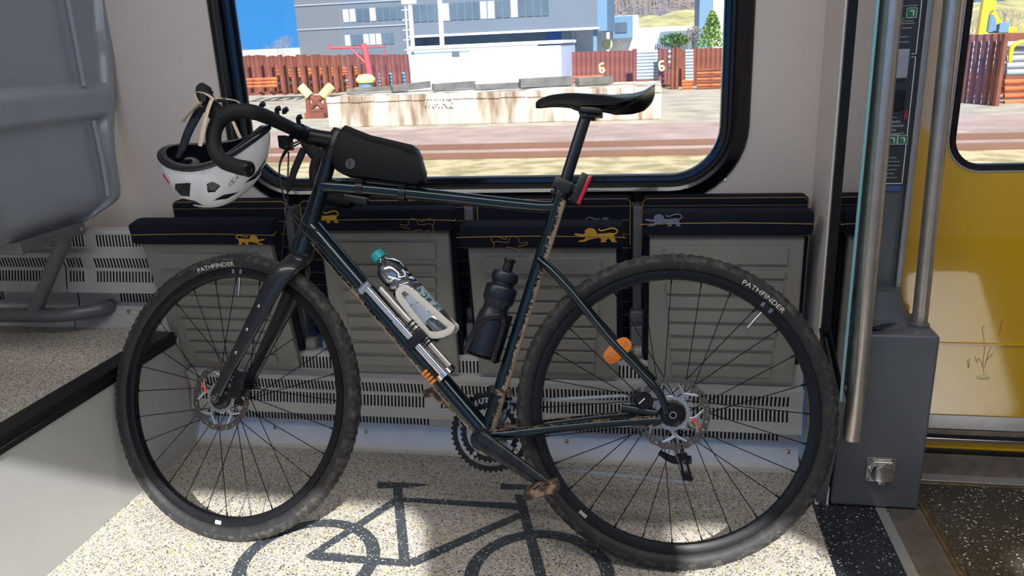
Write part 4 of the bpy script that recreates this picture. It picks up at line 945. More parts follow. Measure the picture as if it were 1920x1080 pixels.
for pu in (puU, puL):
    bm = B(); lathe(bm, R_(pu[0], pu[1], OO-.003), bn, [(0, .0125), (.006, .0125)], 44, fn=lambda i, a: 1+(.14 if int(a/(2*PI)*22) % 2 else 0)); add('pulley', bm, 'rotor', rdl, False)
bm = B(); q = (BBu-.02, BBv+.075); tube(bm, [R_(q[0]+.025, q[1]+.0, -.038), R_(q[0]-.02, q[1]-.012, -.042)], [(.009, .002)]*2, 10, 1, nrm=bn); obox(bm, R_(q[0]+.008, q[1]+.022, -.022), RW[1], RW[2], bn, .012, .015, .012, .003); tube(bm, [R_(q[0]-.01, q[1]+.06, -.02), R_(q[0]+.004, q[1]+.02, -.02)], .002, 8, 1); add('front_derailleur', bm, 'alloyd')
bm = B(); cq = PB(1208, 752, .050); lathe(bm, cq-bn*.014, bn, [(0, .019), (.020, .0195), (.028, .016)], 22); obox(bm, cq+RW[1]*.012+RW[2]*.010, RW[1], RW[2], bn, .008, .009, .012, .003); obox(bm, PB(1222, 778, .046), RW[1], RW[2], bn, .028, .009, .010, .003); tube(bm, [PB(1196, 765, .05), PB(1180, 783, .045), PB(1090, 796, .04)], .0022, 8, 5)
for k in range(6): obox(bm, PB(1184+k*3.2, 752-k*1.5, .040), RW[1], RW[2], bn, .0011, .020, .020, .0005)
lathe(bm, PB(1204, 752, .064), bn, [(0, .0135), (.004, .013)], 24); rcal = add('rear_brake_caliper', bm, 'alloyd')
bm = B(); tube(bm, [PB(1198, 757, .069), PB(1209, 747, .069)], .0014, 6, 1); add('caliper_mark', bm, 'text', rcal)
# ---- wheel reflector
rc_ = PB(1158, 657, -.004); a1 = (PB(1180, 638)-PB(1136, 676)).normalized(); a2 = a1.cross(bn); bm = B()
out_ = []
for i in range(24):
    a = 2*PI*i/24; rx, ry = .036, .020; e = lambda x, p: math.copysign(abs(x)**p, x); out_.append(rc_+a1*(rx*e(math.cos(a), .8))+a2*(ry*e(math.sin(a), .7))-bn*.006)
prism(bm, out_, bn*.012, bev=.003); rf = add('wheel_reflector', bm, 'orange', smooth=35)
for s in (-1, 1): bm = B(); ring(bm, rc_+a1*s*.026+bn*.006, bn, .006, .003, .003, 20); add('screw_boss', bm, 'orange', rf)
# chain guard / clamp ring on the seat tube
bm = B(); q = sA+(sB-sA)*.82; ring(bm, q, (sA-sB).normalized(), .0195, .015, .012, 28); obox(bm, q+RW[1]*-.018, RW[1], RW[2], bn, .010, .006, .010, .002); add('tube_clamp', bm, 'muddyp')
# ---- bottle cages
M['clear'] = pane_mat('bottle_plastic', (.80, .86, .93), .35, .06)
wb, wc = PB(838, 629), PB(707, 478); wax = (wc-wb).normalized(); wl = (wc-wb).length; wside = wax.cross(bn)
if wside.x < 0: wside = -wside
water = thing('water_bottle', 'crumpled clear plastic bottle with teal cap and paper label in the white cage', 'bottle', wb)
bm = B(); prof = [(0, .0), (0, .022), (.004, .030), (.012, .033), (.05, .0335)]
h_ = .05
while h_ < wl*.72: prof += [(h_+.004, .0335), (h_+.009, .0305), (h_+.014, .0335)]; h_ += .017
prof += [(wl*.80, .0328), (wl*.86, .028), (wl*.90, .018), (wl*.93, .0135), (wl*.97, .0135)]
rnd = random.Random(2)
lathe(bm, wb, wax, prof, 40, fn=lambda i, a: (1+.05*math.cos(5*a+.4) if i < 4 else 1+.028*math.sin(3*a+i*1.3)+.02*math.sin(7*a-i*.9)))
link('bottle_body', bm, 'clear', water, 50)
bm = B(); lathe(bm, wb+wax*(wl*.945), wax, [(0, .0165), (.004, .0165), (.019, .0158), (.021, .013)], 40, fn=lambda i, a: 1+(.03 if int(a/(2*PI)*40) % 2 else 0)); link('cap', bm, 'teal', water, 40)
bm = B(); lathe(bm, wb+wax*.052, wax, [(0, .0342), (.075, .0342), (.075, .0338), (0, .0338)], 48, close=True); lb = link('label_wrap', bm, mat('label_pale', (176, 190, 206), .4, noise=.25, nscale=60), water, 60)
bm = flat_text('Black', .036, (0, 0, 0), (1, 0, 0), (0, 1, 0), .0002)
for v in bm.verts:
    x, y = v.co.x, v.co.y; ph = .98+y/.0345
    v.co = wb+wax*(.090-x*-1)+(bn*math.cos(ph)+wside*math.sin(ph))*.0348
link('lettering', bm, mat('letter_green', (24, 120, 92), .5), lb)
bm = B(); cw = [(1, -.002), (1, .0)]
def cyl(ph, s, r): return wb+wax*s+(bn*math.cos(ph)+wside*math.sin(ph))*r
loop = [(-.75, .028), (-.62, .10), (-.45, .142), (.10, .145), (.32, .125), (.72, .02), (.80, .004), (.35, .0), (-.3, .012), (-.75, .028)]
tube(bm, [cyl(ph, s, .0372) for ph, s in loop], [(.0080, .0022)]*len(loop), 10, 5, nrm=bn)
tube(bm, [cyl(-PI/2, .01, .037), cyl(-PI/2, .12, .037)], [(.008, .004)]*2, 10, 1); tube(bm, [cyl(-.6, .10, .037), cyl(-1.1, .09, .038), cyl(-PI/2, .08, .038)], [(.006, .002)]*3, 8, 4)
lp2 = [(PI-p, s) for p, s in loop]; tube(bm, [cyl(ph, s, .0372) for ph, s in lp2], [(.0055, .0022)]*len(loop), 10, 5, nrm=bn)
add('bottle_cage', bm, 'cagew', label='white bottle cage on the down tube')
bb, bc = PB(904, 664), PB(957, 486); bax = (bc-bb).normalized(); bl = (bc-bb).length; bside = bax.cross(bn)
if bside.x < 0: bside = -bside
flask = thing('sports_bottle', 'black squeezable sports bottle with nozzle in the cage on the seat tube', 'bottle', bb)
K = bl/.228
bm = B(); lathe(bm, bb, bax, [(0, 0), (0, .033), (.004, .0365), (.075*K, .0375), (.098*K, .034), (.108*K, .0295), (.118*K, .0295), (.128*K, .036), (.135*K, .0375), (.158*K, .0375), (.163*K, .035), (.166*K, .027), (.178*K, .0265)], 40); link('bottle_body', bm, 'blackb', flask, 40)
bm = B(); lathe(bm, bb+bax*.176*K, bax, [(0, .031), (.012*K, .0315), (.020*K, .029), (.024*K, .016), (.026*K, .012)], 40, fn=lambda i, a: 1+(.02 if int(a/(2*PI)*36) % 2 and i < 2 else 0)); link('cap', bm, 'blackb', flask, 40)
bm = B(); lathe(bm, bb+bax*.200*K, bax, [(0, .0125), (.012*K, .0115), (.020*K, .011), (.022*K, .0135), (.028*K, .013), (.030*K, .009)], 28); link('nozzle', bm, 'black', flask, 40)
bm = B()
def cy2(ph, s, r): return bb+bax*s+(bn*math.cos(ph)+bside*math.sin(ph))*r
for sgn in (0, 1):
    lp = [(-1.25, -.004), (-.9, .03), (-.45, .075), (.2, .095), (.75, .095), (.95, .07), (.95, .0), (PI/2, .0)]
    lp = lp if sgn == 0 else [(PI-p, s) for p, s in lp]
    tube(bm, [cy2(ph, s, .0405) for ph, s in lp], [(.0065, .002)]*len(lp), 10, 5, nrm=bn)
tube(bm, [cy2(PI/2, .0, .040), cy2(PI/2, .105, .040)], [(.010, .004)]*2, 10, 1); lathe(bm, bb-bax*.006, bax, [(0, .034), (.003, .034)], 24)
add('bottle_cage', bm, 'black', label='black bottle cage on the seat tube')
# ---- pump strapped to the down tube
pA, pB_ = PB(689, 541, .034), PB(838, 708, .034); pd = (pB_-pA).normalized(); pl = (pB_-pA).length; ps = pd.cross(bn).normalized()
pump = thing('bicycle_pump', 'chrome mini pump strapped to the side of the down tube', 'pump', pA)
bm = B(); tube(bm, [pA, pA+pd*(pl*.33)], .0095, 20, 1); tube(bm, [pA+pd*(pl*.33), pA+pd*(pl*.36)], .0085, 20, 1); tube(bm, [pA+pd*(pl*.36), pA+pd*pl*.97], .0105, 20, 1); link('barrel', bm, 'chrome', pump, 40)
bm = B(); tube(bm, [pA-pd*.006-ps*.014, pA-pd*.006+ps*.018], .0105, 20, 1); link('head', bm, 'chrome', pump, 40)
bm = B(); q = ps if ps.x > 0 else -ps; tube(bm, [pA+q*.022+pd*.02-bn*.006, pA+q*.022+pd*pl*.95-bn*.006], .0075, 16, 1); link('hose_tube', bm, 'steel', pump, 40)
bm = B(); ring(bm, pA+pd*pl*.97+q*.004-bn*.006, pd, .026, .020, .012, 28); link('end_collar', bm, 'chrome', pump, 40)
bm = B()
for t in (.46, .50, .54, .66, .69): ring(bm, pA+pd*pl*t+q*.022-bn*.006, pd, .0095, .007, .005, 20)
obox(bm, pA+pd*pl*.60+q*.008, pd, q, bn, .012, .024, .013, .003); link('strap', bm, 'black', pump, 40)
bm = B()
for k in range(4): ring(bm, PB(797+k*5.2, 698+k*6, .036), pd, .0085, .002, .006, 18)
link('valve_adapter', bm, 'orange', pump, 40)

# ================================================================== HELMET (hangs upside down from the near drop)
M['hshell'] = mat('helmet_shell', (228, 232, 236), .18, coat=.6, noise=.03, nscale=10)
M['hfoam'] = mat('helmet_foam', (14, 18, 28), .3, noise=.3, nscale=100, coat=.3)
M['strapw'] = mat('helmet_strap', (226, 204, 176), .7, noise=.15, nscale=90)
HCn = PY(402, 268, 1.665)
hx_ = (PY(523, 268, 1.66)-PY(282, 292, 1.66)).normalized()
hy_ = Vector((0, 1, .22)).normalized(); hy_ = (hy_-hx_*hy_.dot(hx_)).normalized(); hz_ = hx_.cross(hy_)     # hz: towards the opening (up)
hel = thing('bicycle_helmet', 'white bicycle helmet hanging upside down on the handlebar drop', 'helmet', HCn-hz_*.12)
LA, LB, LC = .139, .088, .146
def hp(th, ph, k=1.0):
    """th 0..1 from rim to crown, ph around; 0 = right (visor end)"""
    a = ph; x = math.cos(a); y = math.sin(a)
    el = th*PI/2; r = max(0., math.cos(el))**(.74+.20*math.cos(a)) if th < 1 else 0
    # rim height undulates: raised at both ends, dips at the sides
    rim = .018*math.cos(2*a)+.012*math.cos(a)-.004
    zz = rim*(1-th)-LC*math.sin(el)*k
    sx_ = x*r*LA*k*(1.0+.02*math.cos(3*a)); sy_ = y*r*LB*k
    sx_ += -.026*math.sin(el)       # crown leans to the left
    return HCn+hx_*sx_+hy_*sy_+hz_*(zz)
def hgrid(th0, th1, n1, n2, k, hole=None, thick=.003):
    bm = B(); g = [[bm.verts.new(hp(th0+(th1-th0)*i/n1, 2*PI*j/n2, k)) for j in range(n2)] for i in range(n1+1)]
    for i in range(n1):
        for j in range(n2):
            t = th0+(th1-th0)*(i+.5)/n1; a = 2*PI*(j+.5)/n2
            if hole and hole(t, a): continue
            bm.faces.new((g[i][j], g[i][(j+1) % n2], g[i+1][(j+1) % n2], g[i+1][j]))
    bmesh.ops.remove_doubles(bm, verts=bm.verts[:], dist=1e-5); bmesh.ops.recalc_face_normals(bm, faces=bm.faces[:])
    lo = [v for v in bm.verts if not v.link_faces]; bmesh.ops.delete(bm, geom=lo, context='VERTS')
    bmesh.ops.solidify(bm, geom=bm.faces[:], thickness=thick); return bm
def pix(p): e = p-CAM; return (960+F*e.dot(RT)/e.dot(FW), 540+F*e.dot(DN)/e.dot(FW))
VENT = [[(289, 328), (311, 342), (307, 362), (293, 348)], [(327, 345), (357, 343), (355, 370), (325, 368)], [(388, 345), (399, 341), (414, 349), (403, 361), (389, 362)], [(400, 377), (418, 366), (452, 360), (427, 374)], [(322, 368), (365, 377), (384, 387), (350, 385), (330, 378)], [(458, 346), (484, 320), (508, 284), (503, 308), (482, 336)], [(322, 310), (330, 306), (345, 334), (336, 336)], [(436, 338), (450, 331), (455, 337), (442, 345)]][:6]
def inside(p, poly):
    c = False
    for k in range(len(poly)):
        (x0, y0), (x1, y1) = poly[k], poly[k-1]
        if (y0 > p[1]) != (y1 > p[1]) and p[0] < (x1-x0)*(p[1]-y0)/(y1-y0)+x0: c = not c
    return c
def vent(t, a):
    a = a if a <= PI else a-2*PI
    p = pix(hp(t, -abs(a)))
    return any(inside(p, v) for v in VENT)
o = link('outer_shell', hgrid(.05, 1, 110, 300, 1.0, vent, .0035), 'hshell', hel, 60, )
md = o.modifiers.new('smooth', 'SMOOTH'); md.iterations = 3; md.factor = .5
link('foam_liner', hgrid(.0, .97, 30, 90, .955, None, .012), 'hfoam', hel, 60)
bm = B(); tube(bm, [hp(.03, 2*PI*i/64, .985) for i in range(65)], [(.0055, .0065)]*65, 12, 1, cap=False); link('rim_edge', bm, 'hfoam', hel, 60)
for (ph, t, nm) in ((-1.7, .30, 'pad'), (1.5, .35, 'pad'), (2.6, .3, 'pad'), (.5, .3, 'pad')):
    c = hp(t, ph, .80); bm = B(); ball(bm, c, .026, (1, .5, .7), 14); link('pad', bm, mat('pad_grey', (120, 118, 116), .9) if 'pad_grey' not in bpy.data.materials else bpy.data.materials['pad_grey'], hel, 60)
bm = B(); tube(bm, [hp(.25, math.radians(a), .74) for a in range(150, 215, 8)], [(.009, .003)]*9, 10, 2); link('retention_band', bm, 'black', hel, 60)
SP = [([(384, 200, .215), (372, 176, .212), (386, 176, .226), (402, 187, .226)], .0105), ([(398, 184, .228), (390, 205, .232), (382, 235, .235), (377, 262, .235), (375, 274, .234)], .0105), ([(382, 190, .226), (370, 198, .225), (350, 218, .22), (344, 228, .215)], .0105), ([(404, 184, .226), (425, 186, .21), (444, 190, .195), (456, 200, .19)], .009)]
bm = B()
for pts, w in SP: tube(bm, [PF(*p) for p in pts], [(w*.8, .0018)]*len(pts), 8, 6)
link('strap', bm, 'strapw', hel, 50)
bm = B(); tube(bm, [PF(437, 228, .05), PF(452, 262, .06), PF(462, 280, .10)], [(.004, .001)]*3, 6, 3); tube(bm, [PF(352, 240, .10), PF(334, 280, .12)], [(.004, .001)]*2, 6, 1); link('inner_strap', bm, 'strapw', hel, 50)
bm = B(); q = PF(381, 184, .229); obox(bm, q, RT, DN, FW, .007, .010, .004, .002); link('buckle', bm, 'black', hel); bm = B(); q = PF(415, 187, .218); obox(bm, q, RT, DN, FW, .009, .005, .004, .002); link('buckle', bm, 'black', hel)
# lettering on the shell side
bm = flat_text('IZY', .018, (0, 0, 0), (1, 0, 0), (0, 1, 0), .0002)
for v in bm.verts:
    a = -.98+v.co.x/.115*1.0; t = .30-v.co.x*2.4-v.co.y*-5.2
    v.co = hp(max(.1, t), a, 1.02)
link('lettering', bm, mat('letter_grey', (150, 152, 156), .4), hel)
bm = B()
for k in range(5): p = hp(.20+.012*k, -2.60+.05*k, 1.012); ball(bm, p, .0030, (1, .5, 1), 8)
link('red_mark', bm, 'red', hel)
# ================================================================== OUTSIDE (rail yard), ground one metre below the train floor
G = -1.0
M['gravel'] = mat('yard_gravel', (188, 174, 158), .9, noise=.3, nscale=1.2, col2=(150, 134, 120), thr=(.3, .7))
M['grassd'] = mat('dry_grass', (196, 172, 136), .95, noise=.4, nscale=2.2, col2=(146, 130, 92), thr=(.4, .62))
M['ballast'] = mat('pink_ballast', (182, 152, 144), .9, noise=.25, nscale=1.2, col2=(152, 124, 116), thr=(.3, .7))
M['concrete'] = mat('dock_concrete', (206, 192, 178), .85, noise=.4, nscale=1.6, col2=(132, 104, 84), thr=(.44, .66), stretch=(1.6, 1, .35))
M['rust'] = mat('rusty_steel', (140, 76, 58), .8, noise=.4, nscale=2.0, col2=(108, 56, 46), thr=(.3, .7))
M['rust2'] = mat('rusty_pipe', (214, 116, 60), .75, noise=.4, nscale=3.0, col2=(150, 76, 48), thr=(.35, .7))
M['pipeg'] = mat('grey_pipe', (170, 178, 188), .5, noise=.2, nscale=2)
M['darkin'] = mat('dark_gap', (52, 44, 46), .9)
M['wood'] = mat('old_timber', (120, 112, 104), .9, noise=.4, nscale=3)
M['cwhite'] = mat('container_white', (240, 242, 240), .5)
M['cside'] = mat('container_side', (206, 212, 236), .6)
M['facade'] = mat('facade_grey', (102, 105, 116), .7, noise=.08, nscale=.3)
M['facade2'] = mat('facade_light', (104, 110, 124), .7, noise=.06, nscale=.3)
M['fwin'] = mat('facade_window', (92, 104, 116), .25, noise=.25, nscale=.5)
M['fwinl'] = mat('facade_window_pale', (196, 216, 220), .3)  # paler colour for some of the panes
M['redp'] = mat('crane_red', (196, 78, 80), .5, noise=.1)
M['ycream'] = mat('faded_yellow', (236, 226, 150), .6, noise=.15)
M['yel'] = mat('machine_yellow', (240, 196, 30), .45)
M['blued'] = mat('deep_blue', (40, 70, 190), .5)
M['slate'] = mat('slate_blue_wall', (100, 130, 160), .6)
M['hillm'] = mat('hill_scrub', (140, 122, 118), .95, noise=.5, nscale=.35, col2=(96, 88, 92), thr=(.35, .65))
M['hillg'] = mat('hill_grass', (184, 168, 116), .95, noise=.4, nscale=.5, col2=(140, 132, 92), thr=(.35, .65))
M['leaf'] = mat('conifer_leaf', (158, 186, 84), .8, noise=.5, nscale=2, col2=(84, 124, 60), thr=(.35, .65))
M['leaf2'] = mat('bush_leaf', (104, 138, 56), .8, noise=.5, nscale=3, col2=(52, 80, 34), thr=(.35, .65))
M['twig'] = mat('bare_twig', (150, 132, 122), .9)
M['bark'] = mat('dark_bark', (60, 60, 64), .9)
def gstrip(name, y0, y1, m, dz=0.):
    bm = B(); a = 60
    vs = [bm.verts.new(p) for p in ((-a-y1, y0, G+dz), (a+y1, y0, G+dz), (a+y1, y1, G+dz), (-a-y1, y1, G+dz))]; bm.faces.new(vs); struct(name, bm, m)
gstrip('ground_grass', 2.6, PZ(900, 292).y*0+PZ(900, 291, G).y, 'grassd'); yr = PZ(900, 288, G).y; yd = PZ(900, 239, G).y
gstrip('ground_ballast', PZ(900, 291, G).y, yd, 'ballast'); gstrip('ground_gravel', yd, 140, 'gravel')
for i, y in enumerate((yr-.75, yr+.7)):
    bm = B(); box(bm, (-40, y-.035, G), (40, y+.035, G+.12), .01)
    tag(link('rail', bm, mat('rail_brown', (120, 84, 70), .6) if i == 0 else bpy.data.materials['rail_brown'], org=(0, y, G)), ('nearer' if i == 0 else 'farther')+' rusty rail of the track below the window view', 'rail', 'rails of the empty track')
# loading dock
dz = PY(617, 232, 22.2); dl, drr = PY(613, 200, 22.2).x, PY(1240, 200, 22.2).x; dt = PY(900, 174, 22.2).z
dock = thing('loading_dock', 'long low weathered concrete loading dock across the yard', 'platform', (-5, 23, G))
bm = B(); box(bm, (dl, 22.2, G), (drr, 25.6, dt), .03); link('body', bm, 'concrete', dock)
bm = B(); n_ = 26
for i in range(n_):
    x0 = dl+(drr-dl)*i/n_; box(bm, (x0+.01, 22.16, dt-.14-.03*random.random()), (x0+(drr-dl)/n_-.01, 22.22, dt+.015), .01)
link('cap_edge', bm, 'concrete', dock)
gq = PY(830, 192, 22.1); bm = flat_text('HR2', .36, gq, (1, 0, 0), (0, 0, 1), .005); link('graffiti', bm, 'white', dock)
bm = B(); g2 = PY(797, 190, 22.1)
for k in range(4): tube(bm, [g2+Vector((k*.10, 0, -.12)), g2+Vector((k*.10+.05, 0, .12))], .012, 6, 1)
link('graffiti_stroke', bm, 'white', dock)
# timbers lying on the dock
for (p0, p1, w, lab) in (((650, 174), (764, 163), .07, 'long dark beam at the left end of the dock'), ((735, 172), (806, 158), .10, 'dark slanting beam below the left end of the white container'), ((812, 171), (890, 158), .10, 'dark beam below the middle of the white container'), ((890, 170), (1010, 166), .07, 'flat grey beam below the white container'), ((975, 168), (1072, 158), .13, 'thick grey beam below the right end of the container'), ((1082, 169), (1146, 153), .11, 'thick grey beam left of the saddle')):
    a, b = PY(*p0, 23.6), PY(*p1, 24.2); a.z = max(a.z, dt+w+.03); b.z = max(b.z, dt+w+.03)
    bm = B(); d_ = (b-a).normalized(); sdv = d_.cross(Vector((0, 0, 1))).normalized(); obox(bm, (a+b)/2, d_, sdv, sdv.cross(d_), (b-a).length/2, .14, w, .015)
    tag(link('timber_beam', bm, 'wood', org=(a+b)/2), lab, 'beam', 'timber beams on the dock')
# buffer stop
bs = thing('buffer_stop', 'rusty red buffer stop with crossed arms tipped in pale yellow', 'buffer', PZ(595, 219, G))
Yb = PZ(595, 221, G).y; Q = lambda x, y: PY(x, y, Yb)
bm = B()
for (p, q, w) in (((577, 185), (579, 214), .09), ((612, 185), (610, 214), .09), ((577, 208), (612, 208), .08)): tube(bm, [Q(*p), Q(*q)], w, 8, 1)
a = Q(576, 210); b = Q(613, 219); box(bm, (a.x, Yb-.25, G), (b.x, Yb+.1, Q(595, 210).z), .02); link('frame', bm, 'rust', bs)
for p, q, r_ in (((566, 163), (606, 203), .1), ((622, 163), (582, 203), .1)):
    bm = B(); tube(bm, [Q(*p), Q(*q)], .10, 8, 1); link('arm', bm, 'rust', bs)
for p, q in (((565, 162), (582, 180)), ((622, 161), (606, 179))):
    bm = B(); tube(bm, [Q(*p)+Vector((0, -.05, 0)), Q(*q)+Vector((0, -.05, 0))], .15, 10, 1); link('tip', bm, 'ycream', bs)
# white site container
Yc = 33.; ca, cb2, cc_ = PY(765, 80, Yc), PY(1008, 73, Yc), PY(1045, 95, Yc)
ct = thing('site_container', 'white office container standing behind the loading dock', 'container', ((ca.x+cb2.x)/2, Yc+1.5, G))
ztop = PY(890, 82, Yc).z
bm = B(); box(bm, (ca.x, Yc, G), (cb2.x, Yc+6.0, ztop-.12), .03); link('body', bm, 'cwhite', ct)
bm = B(); box(bm, (cb2.x-.02, Yc+.03, G), (cb2.x+.95, Yc+6, ztop-.2), .02)
for k in range(6): box(bm, (cb2.x+.08+k*.14, Yc-.01, G+.1), (cb2.x+.12+k*.14, Yc+.04, ztop-.3))
link('side_wall', bm, 'cside', ct)
bm = B(); box(bm, (ca.x-.05, Yc-.06, ztop-.14), (cb2.x+1.0, Yc+6.05, ztop), .03); link('roof', bm, 'cwhite', ct)
bm = B(); box(bm, (PY(776, 88, Yc).x, Yc-.02, ztop-.30), (PY(880, 88, Yc).x, Yc, ztop-.26)); link('eaves_line', bm, 'slate', ct)
for (x0, y0, x1, y1) in ((847, 96, 862, 106), (771, 97, 777, 102)):
    a, b = PY(x0, y0, Yc), PY(x1, y1, Yc); bm = B(); box(bm, (a.x, Yc-.03, b.z), (b.x, Yc+.01, a.z)); link('window', bm, 'fwin', ct)
# rusty posts, sheets and pipes
ORD = 'first second third fourth fifth sixth seventh eighth ninth tenth eleventh twelfth thirteenth fourteenth fifteenth sixteenth seventeenth eighteenth nineteenth twentieth'.split()
ORD += [('twenty-' if k < 9 else 'thirty-' if k < 19 else 'forty-')+ORD[k % 10] if (k % 10) < 9 else ('thirtieth' if k == 9 else 'fortieth') for k in range(29)]
def post(px, y0, y1, Y, w, depth=.25, lab='', grp='', m='rust', cat='post', name='steel_post'):
    a, b = PY(px, y0, Y), PY(px, y1, Y); bm = B(); hh = w/2
    pts = [(-hh, 0), (-hh*.55, -depth*.5), (hh*.55, -depth*.5), (hh, 0), (hh, .03), (hh*.5, -depth*.42), (-hh*.5, -depth*.42), (-hh, .03)]
    prism(bm, [Vector((a.x+u, Y+v, max(b.z, G))) for u, v in pts], (0, 0, a.z-max(b.z, G)))
    return tag(link(name, bm, m, org=(a.x, Y, max(b.z, G))), lab, cat, grp)
rnd = random.Random(11); px = 457; npost = 0
while px < 764:
    rnd.random(); far = npost % 3 == 2; Y = (36.5, 37.2, 41)[npost % 3]
    post(px, 103+rnd.random()*4-(px-457)*.012, 150 if far else 172+rnd.random()*4, Y, .20+.08*rnd.random(), .22, ORD[npost]+' rusty post from the left in the row left of the white container', 'rusty posts left of the container')
    px += 5.5+rnd.random()*3.5; npost += 1
npost = -1
for i, px in enumerate(range(1049, 1362, 9)):
    npost += 1
    if 1186 < px < 1238: continue
    yt = 98-(px-1049)*.028
    if 1280 < px < 1296: continue
    post(px, yt, 160, 37.5, .235, .12, ORD[npost]+' rusty sheet pile from the left in the wall right of the white container', 'rusty sheet piles right of the container', name='sheet_pile', cat='sheet pile')
for i, px in enumerate((1190, 1238, 1262, 1270)):
    post(px, 94-(px-1049)*.02, 170, 35.5, .18, .2, ('first', 'second', 'third', 'fourth')[i]+' rusty rack post from the left beside the grey pipe stack', 'rack posts by the pipes')
def pipe(x0, y0, x1, y1, Y, r, m, lab, grp):
    a, b = PY(x0, y0, Y), PY(x1, y1, Y); b.z = a.z; bm = B(); tube(bm, [a, b], r, 12, 1); ring(bm, a-Vector((.01, 0, 0)), (1, 0, 0), r, r*.8, .03, 12)
    a.z -= r; tag(link('steel_pipe', bm, m, org=a), lab, 'pipe', grp)
for k in range(9): pipe(1189, 98.5+k*6.1, 1237, 97+k*6.1, 36.2, .075, 'pipeg', 'grey pipe in the stack near the saddle tail, '+ORD[k]+' from the top', 'grey pipes near the saddle tail')
for k in range(10): pipe(1286, 96+k*6.0, 1300, 95.5+k*6, 36.4, .068, 'pipeg', 'grey pipe end in the narrow stack right of saddle, '+ORD[k]+' from the top', 'grey pipe ends right of the saddle')
for k in range(4): pipe(1254, 97+k*10.0, 1259, 97+k*10, 36.4, .07, 'pipeg', 'short grey pipe end in the gap between rusty sheets, '+ORD[k]+' from the top', 'grey pipe ends between rusty sheets')
for k in range(7): pipe(1308, 132+k*5.6, 1362, 131+k*5.6, 34.8, .063, 'rust2' if k % 2 else 'rust', 'rusty pipe in the stack at the main window right edge, '+ORD[k]+' from the top', 'rusty pipes at the window right edge')
for k in range(5): pipe(1280, 153+k*5.6, 1298, 152+k*5.6, 34.8, .063, 'rust2', 'short rusty pipe in the heap right of saddle, '+ORD[k]+' from the top', 'short rusty pipes right of the saddle')
for k in range(3): pipe(1060+k*16, 146.5+k*5.0, 1130+k*4, 145.5+k*5.0, 34.6, .08, 'rust2', 'orange pipe low behind the beams left of saddle, '+ORD[k]+' from the top', 'orange pipes left of the saddle')
for k in range(8): pipe(505+(k % 2)*5, 134+k*5.6, 700-(k % 3)*6, 132+k*5.6, 38.4, .07, ('rust2', 'rust2', 'rust2', 'rust', 'pipeg', 'rust', 'rust2', 'rust')[k], 'long pipe behind the rusty posts left of container, '+ORD[k]+' from the top', 'long pipes behind the left posts')
for k in range(4): pipe(712, 140+k*6.4, 764, 139+k*6.4, 38.4, .08, 'slate', 'dark grey pipe low beside the left end of the container, '+ORD[k]+' from the top', 'dark pipes beside the container')
for k in range(3): pipe(457, 150+k*6.5, 520, 149+k*6.5, 35.5, .075, 'rust2', 'rusty pipe in the heap at the racks left end, '+ORD[k]+' from the top', 'rusty pipes at the left end')
# low grey material wall + dark gap behind the racks
bm = B(); box(bm, (-26, 42.5, G), (PY(764, 150, 42.5).x, 42.7, PY(600, 128, 42.5).z)); tag(link('rusty_panel_wall', bm, 'rust', org=(-18, 42.5, G)), 'low rusty panel wall behind the left pipe racks', 'wall')
bm = B(); box(bm, (PY(1046, 150, 38.2).x, 38.0, G), (6, 38.2, PY(1200, 98, 38.2).z)); tag(link('rusty_panel_wall', bm, 'rust', org=(0, 38, G)), 'rusty panel wall behind the sheet piles right of the container', 'wall')
for (px, py, lab) in ((1129, 128, 'pale yellow clamp on the rusty sheets left of the pipe stack'), (1241, 124, 'pale yellow clamp on the post right of the pipe stack')):
    c = PY(px, py, 35.2); bm = B(); ring(bm, c+Vector((0, 0, -.08)), (0, 1, 0), .13, .05, .12, 16); tube(bm, [c+Vector((-.1, 0, -.05)), c+Vector((-.1, 0, .16)), c+Vector((.08, 0, .2))], .045, 8, 3); tag(link('yellow_clamp', bm, 'ycream', org=c), lab, 'clamp')
# red crane and its pump housing
cr_ = thing('jib_crane', 'red slewing jib crane rising behind the rusty posts', 'crane', PY(694, 140, 34))
q = lambda x, y: PY(x, y, 34.)
bm = B(); tube(bm, [q(694, 142), q(686, 100), q(681, 82)], [.13, .13, .14], 12, 1); link('mast', bm, 'redp', cr_)
bm = B(); tube(bm, [q(616, 90), q(680, 89)], .055, 10, 1); tube(bm, [q(617, 92), q(617, 84)], .07, 8, 1); link('jib', bm, 'redp', cr_)
bm = B(); tube(bm, [q(680, 89), q(722, 87), q(720, 104)], .045, 10, 1); link('counter_arm', bm, 'redp', cr_)
bm = B(); tube(bm, [q(658, 91), q(686, 119)], .045, 10, 1); link('brace', bm, 'redp', cr_)
pm = thing('cream_machine', 'cream coloured machine housing at the foot of the red crane', 'machine', q(686, 170))
q = lambda x, y: PY(x, y, 33.)
bm = B(); lathe(bm, q(686, 155), (0, 0, 1), [(0, .36), (.10, .42), (.2, .40), (.32, .28), (.36, .1)], 16); link('housing', bm, 'ycream', pm)
bm = B(); lathe(bm, q(686, 164), (0, 0, 1), [(0, .30), (.24, .30)], 12); link('base', bm, 'slate', pm)
bm = B(); box(bm, q(668, 166)-Vector((0, .3, 0)), q(706, 163)+Vector((0, .3, 0)), .01)
for x in (676, 690): tube(bm, [q(x, 164), q(x, 170)], .04, 8, 1)
link('stand', bm, 'ycream', pm)
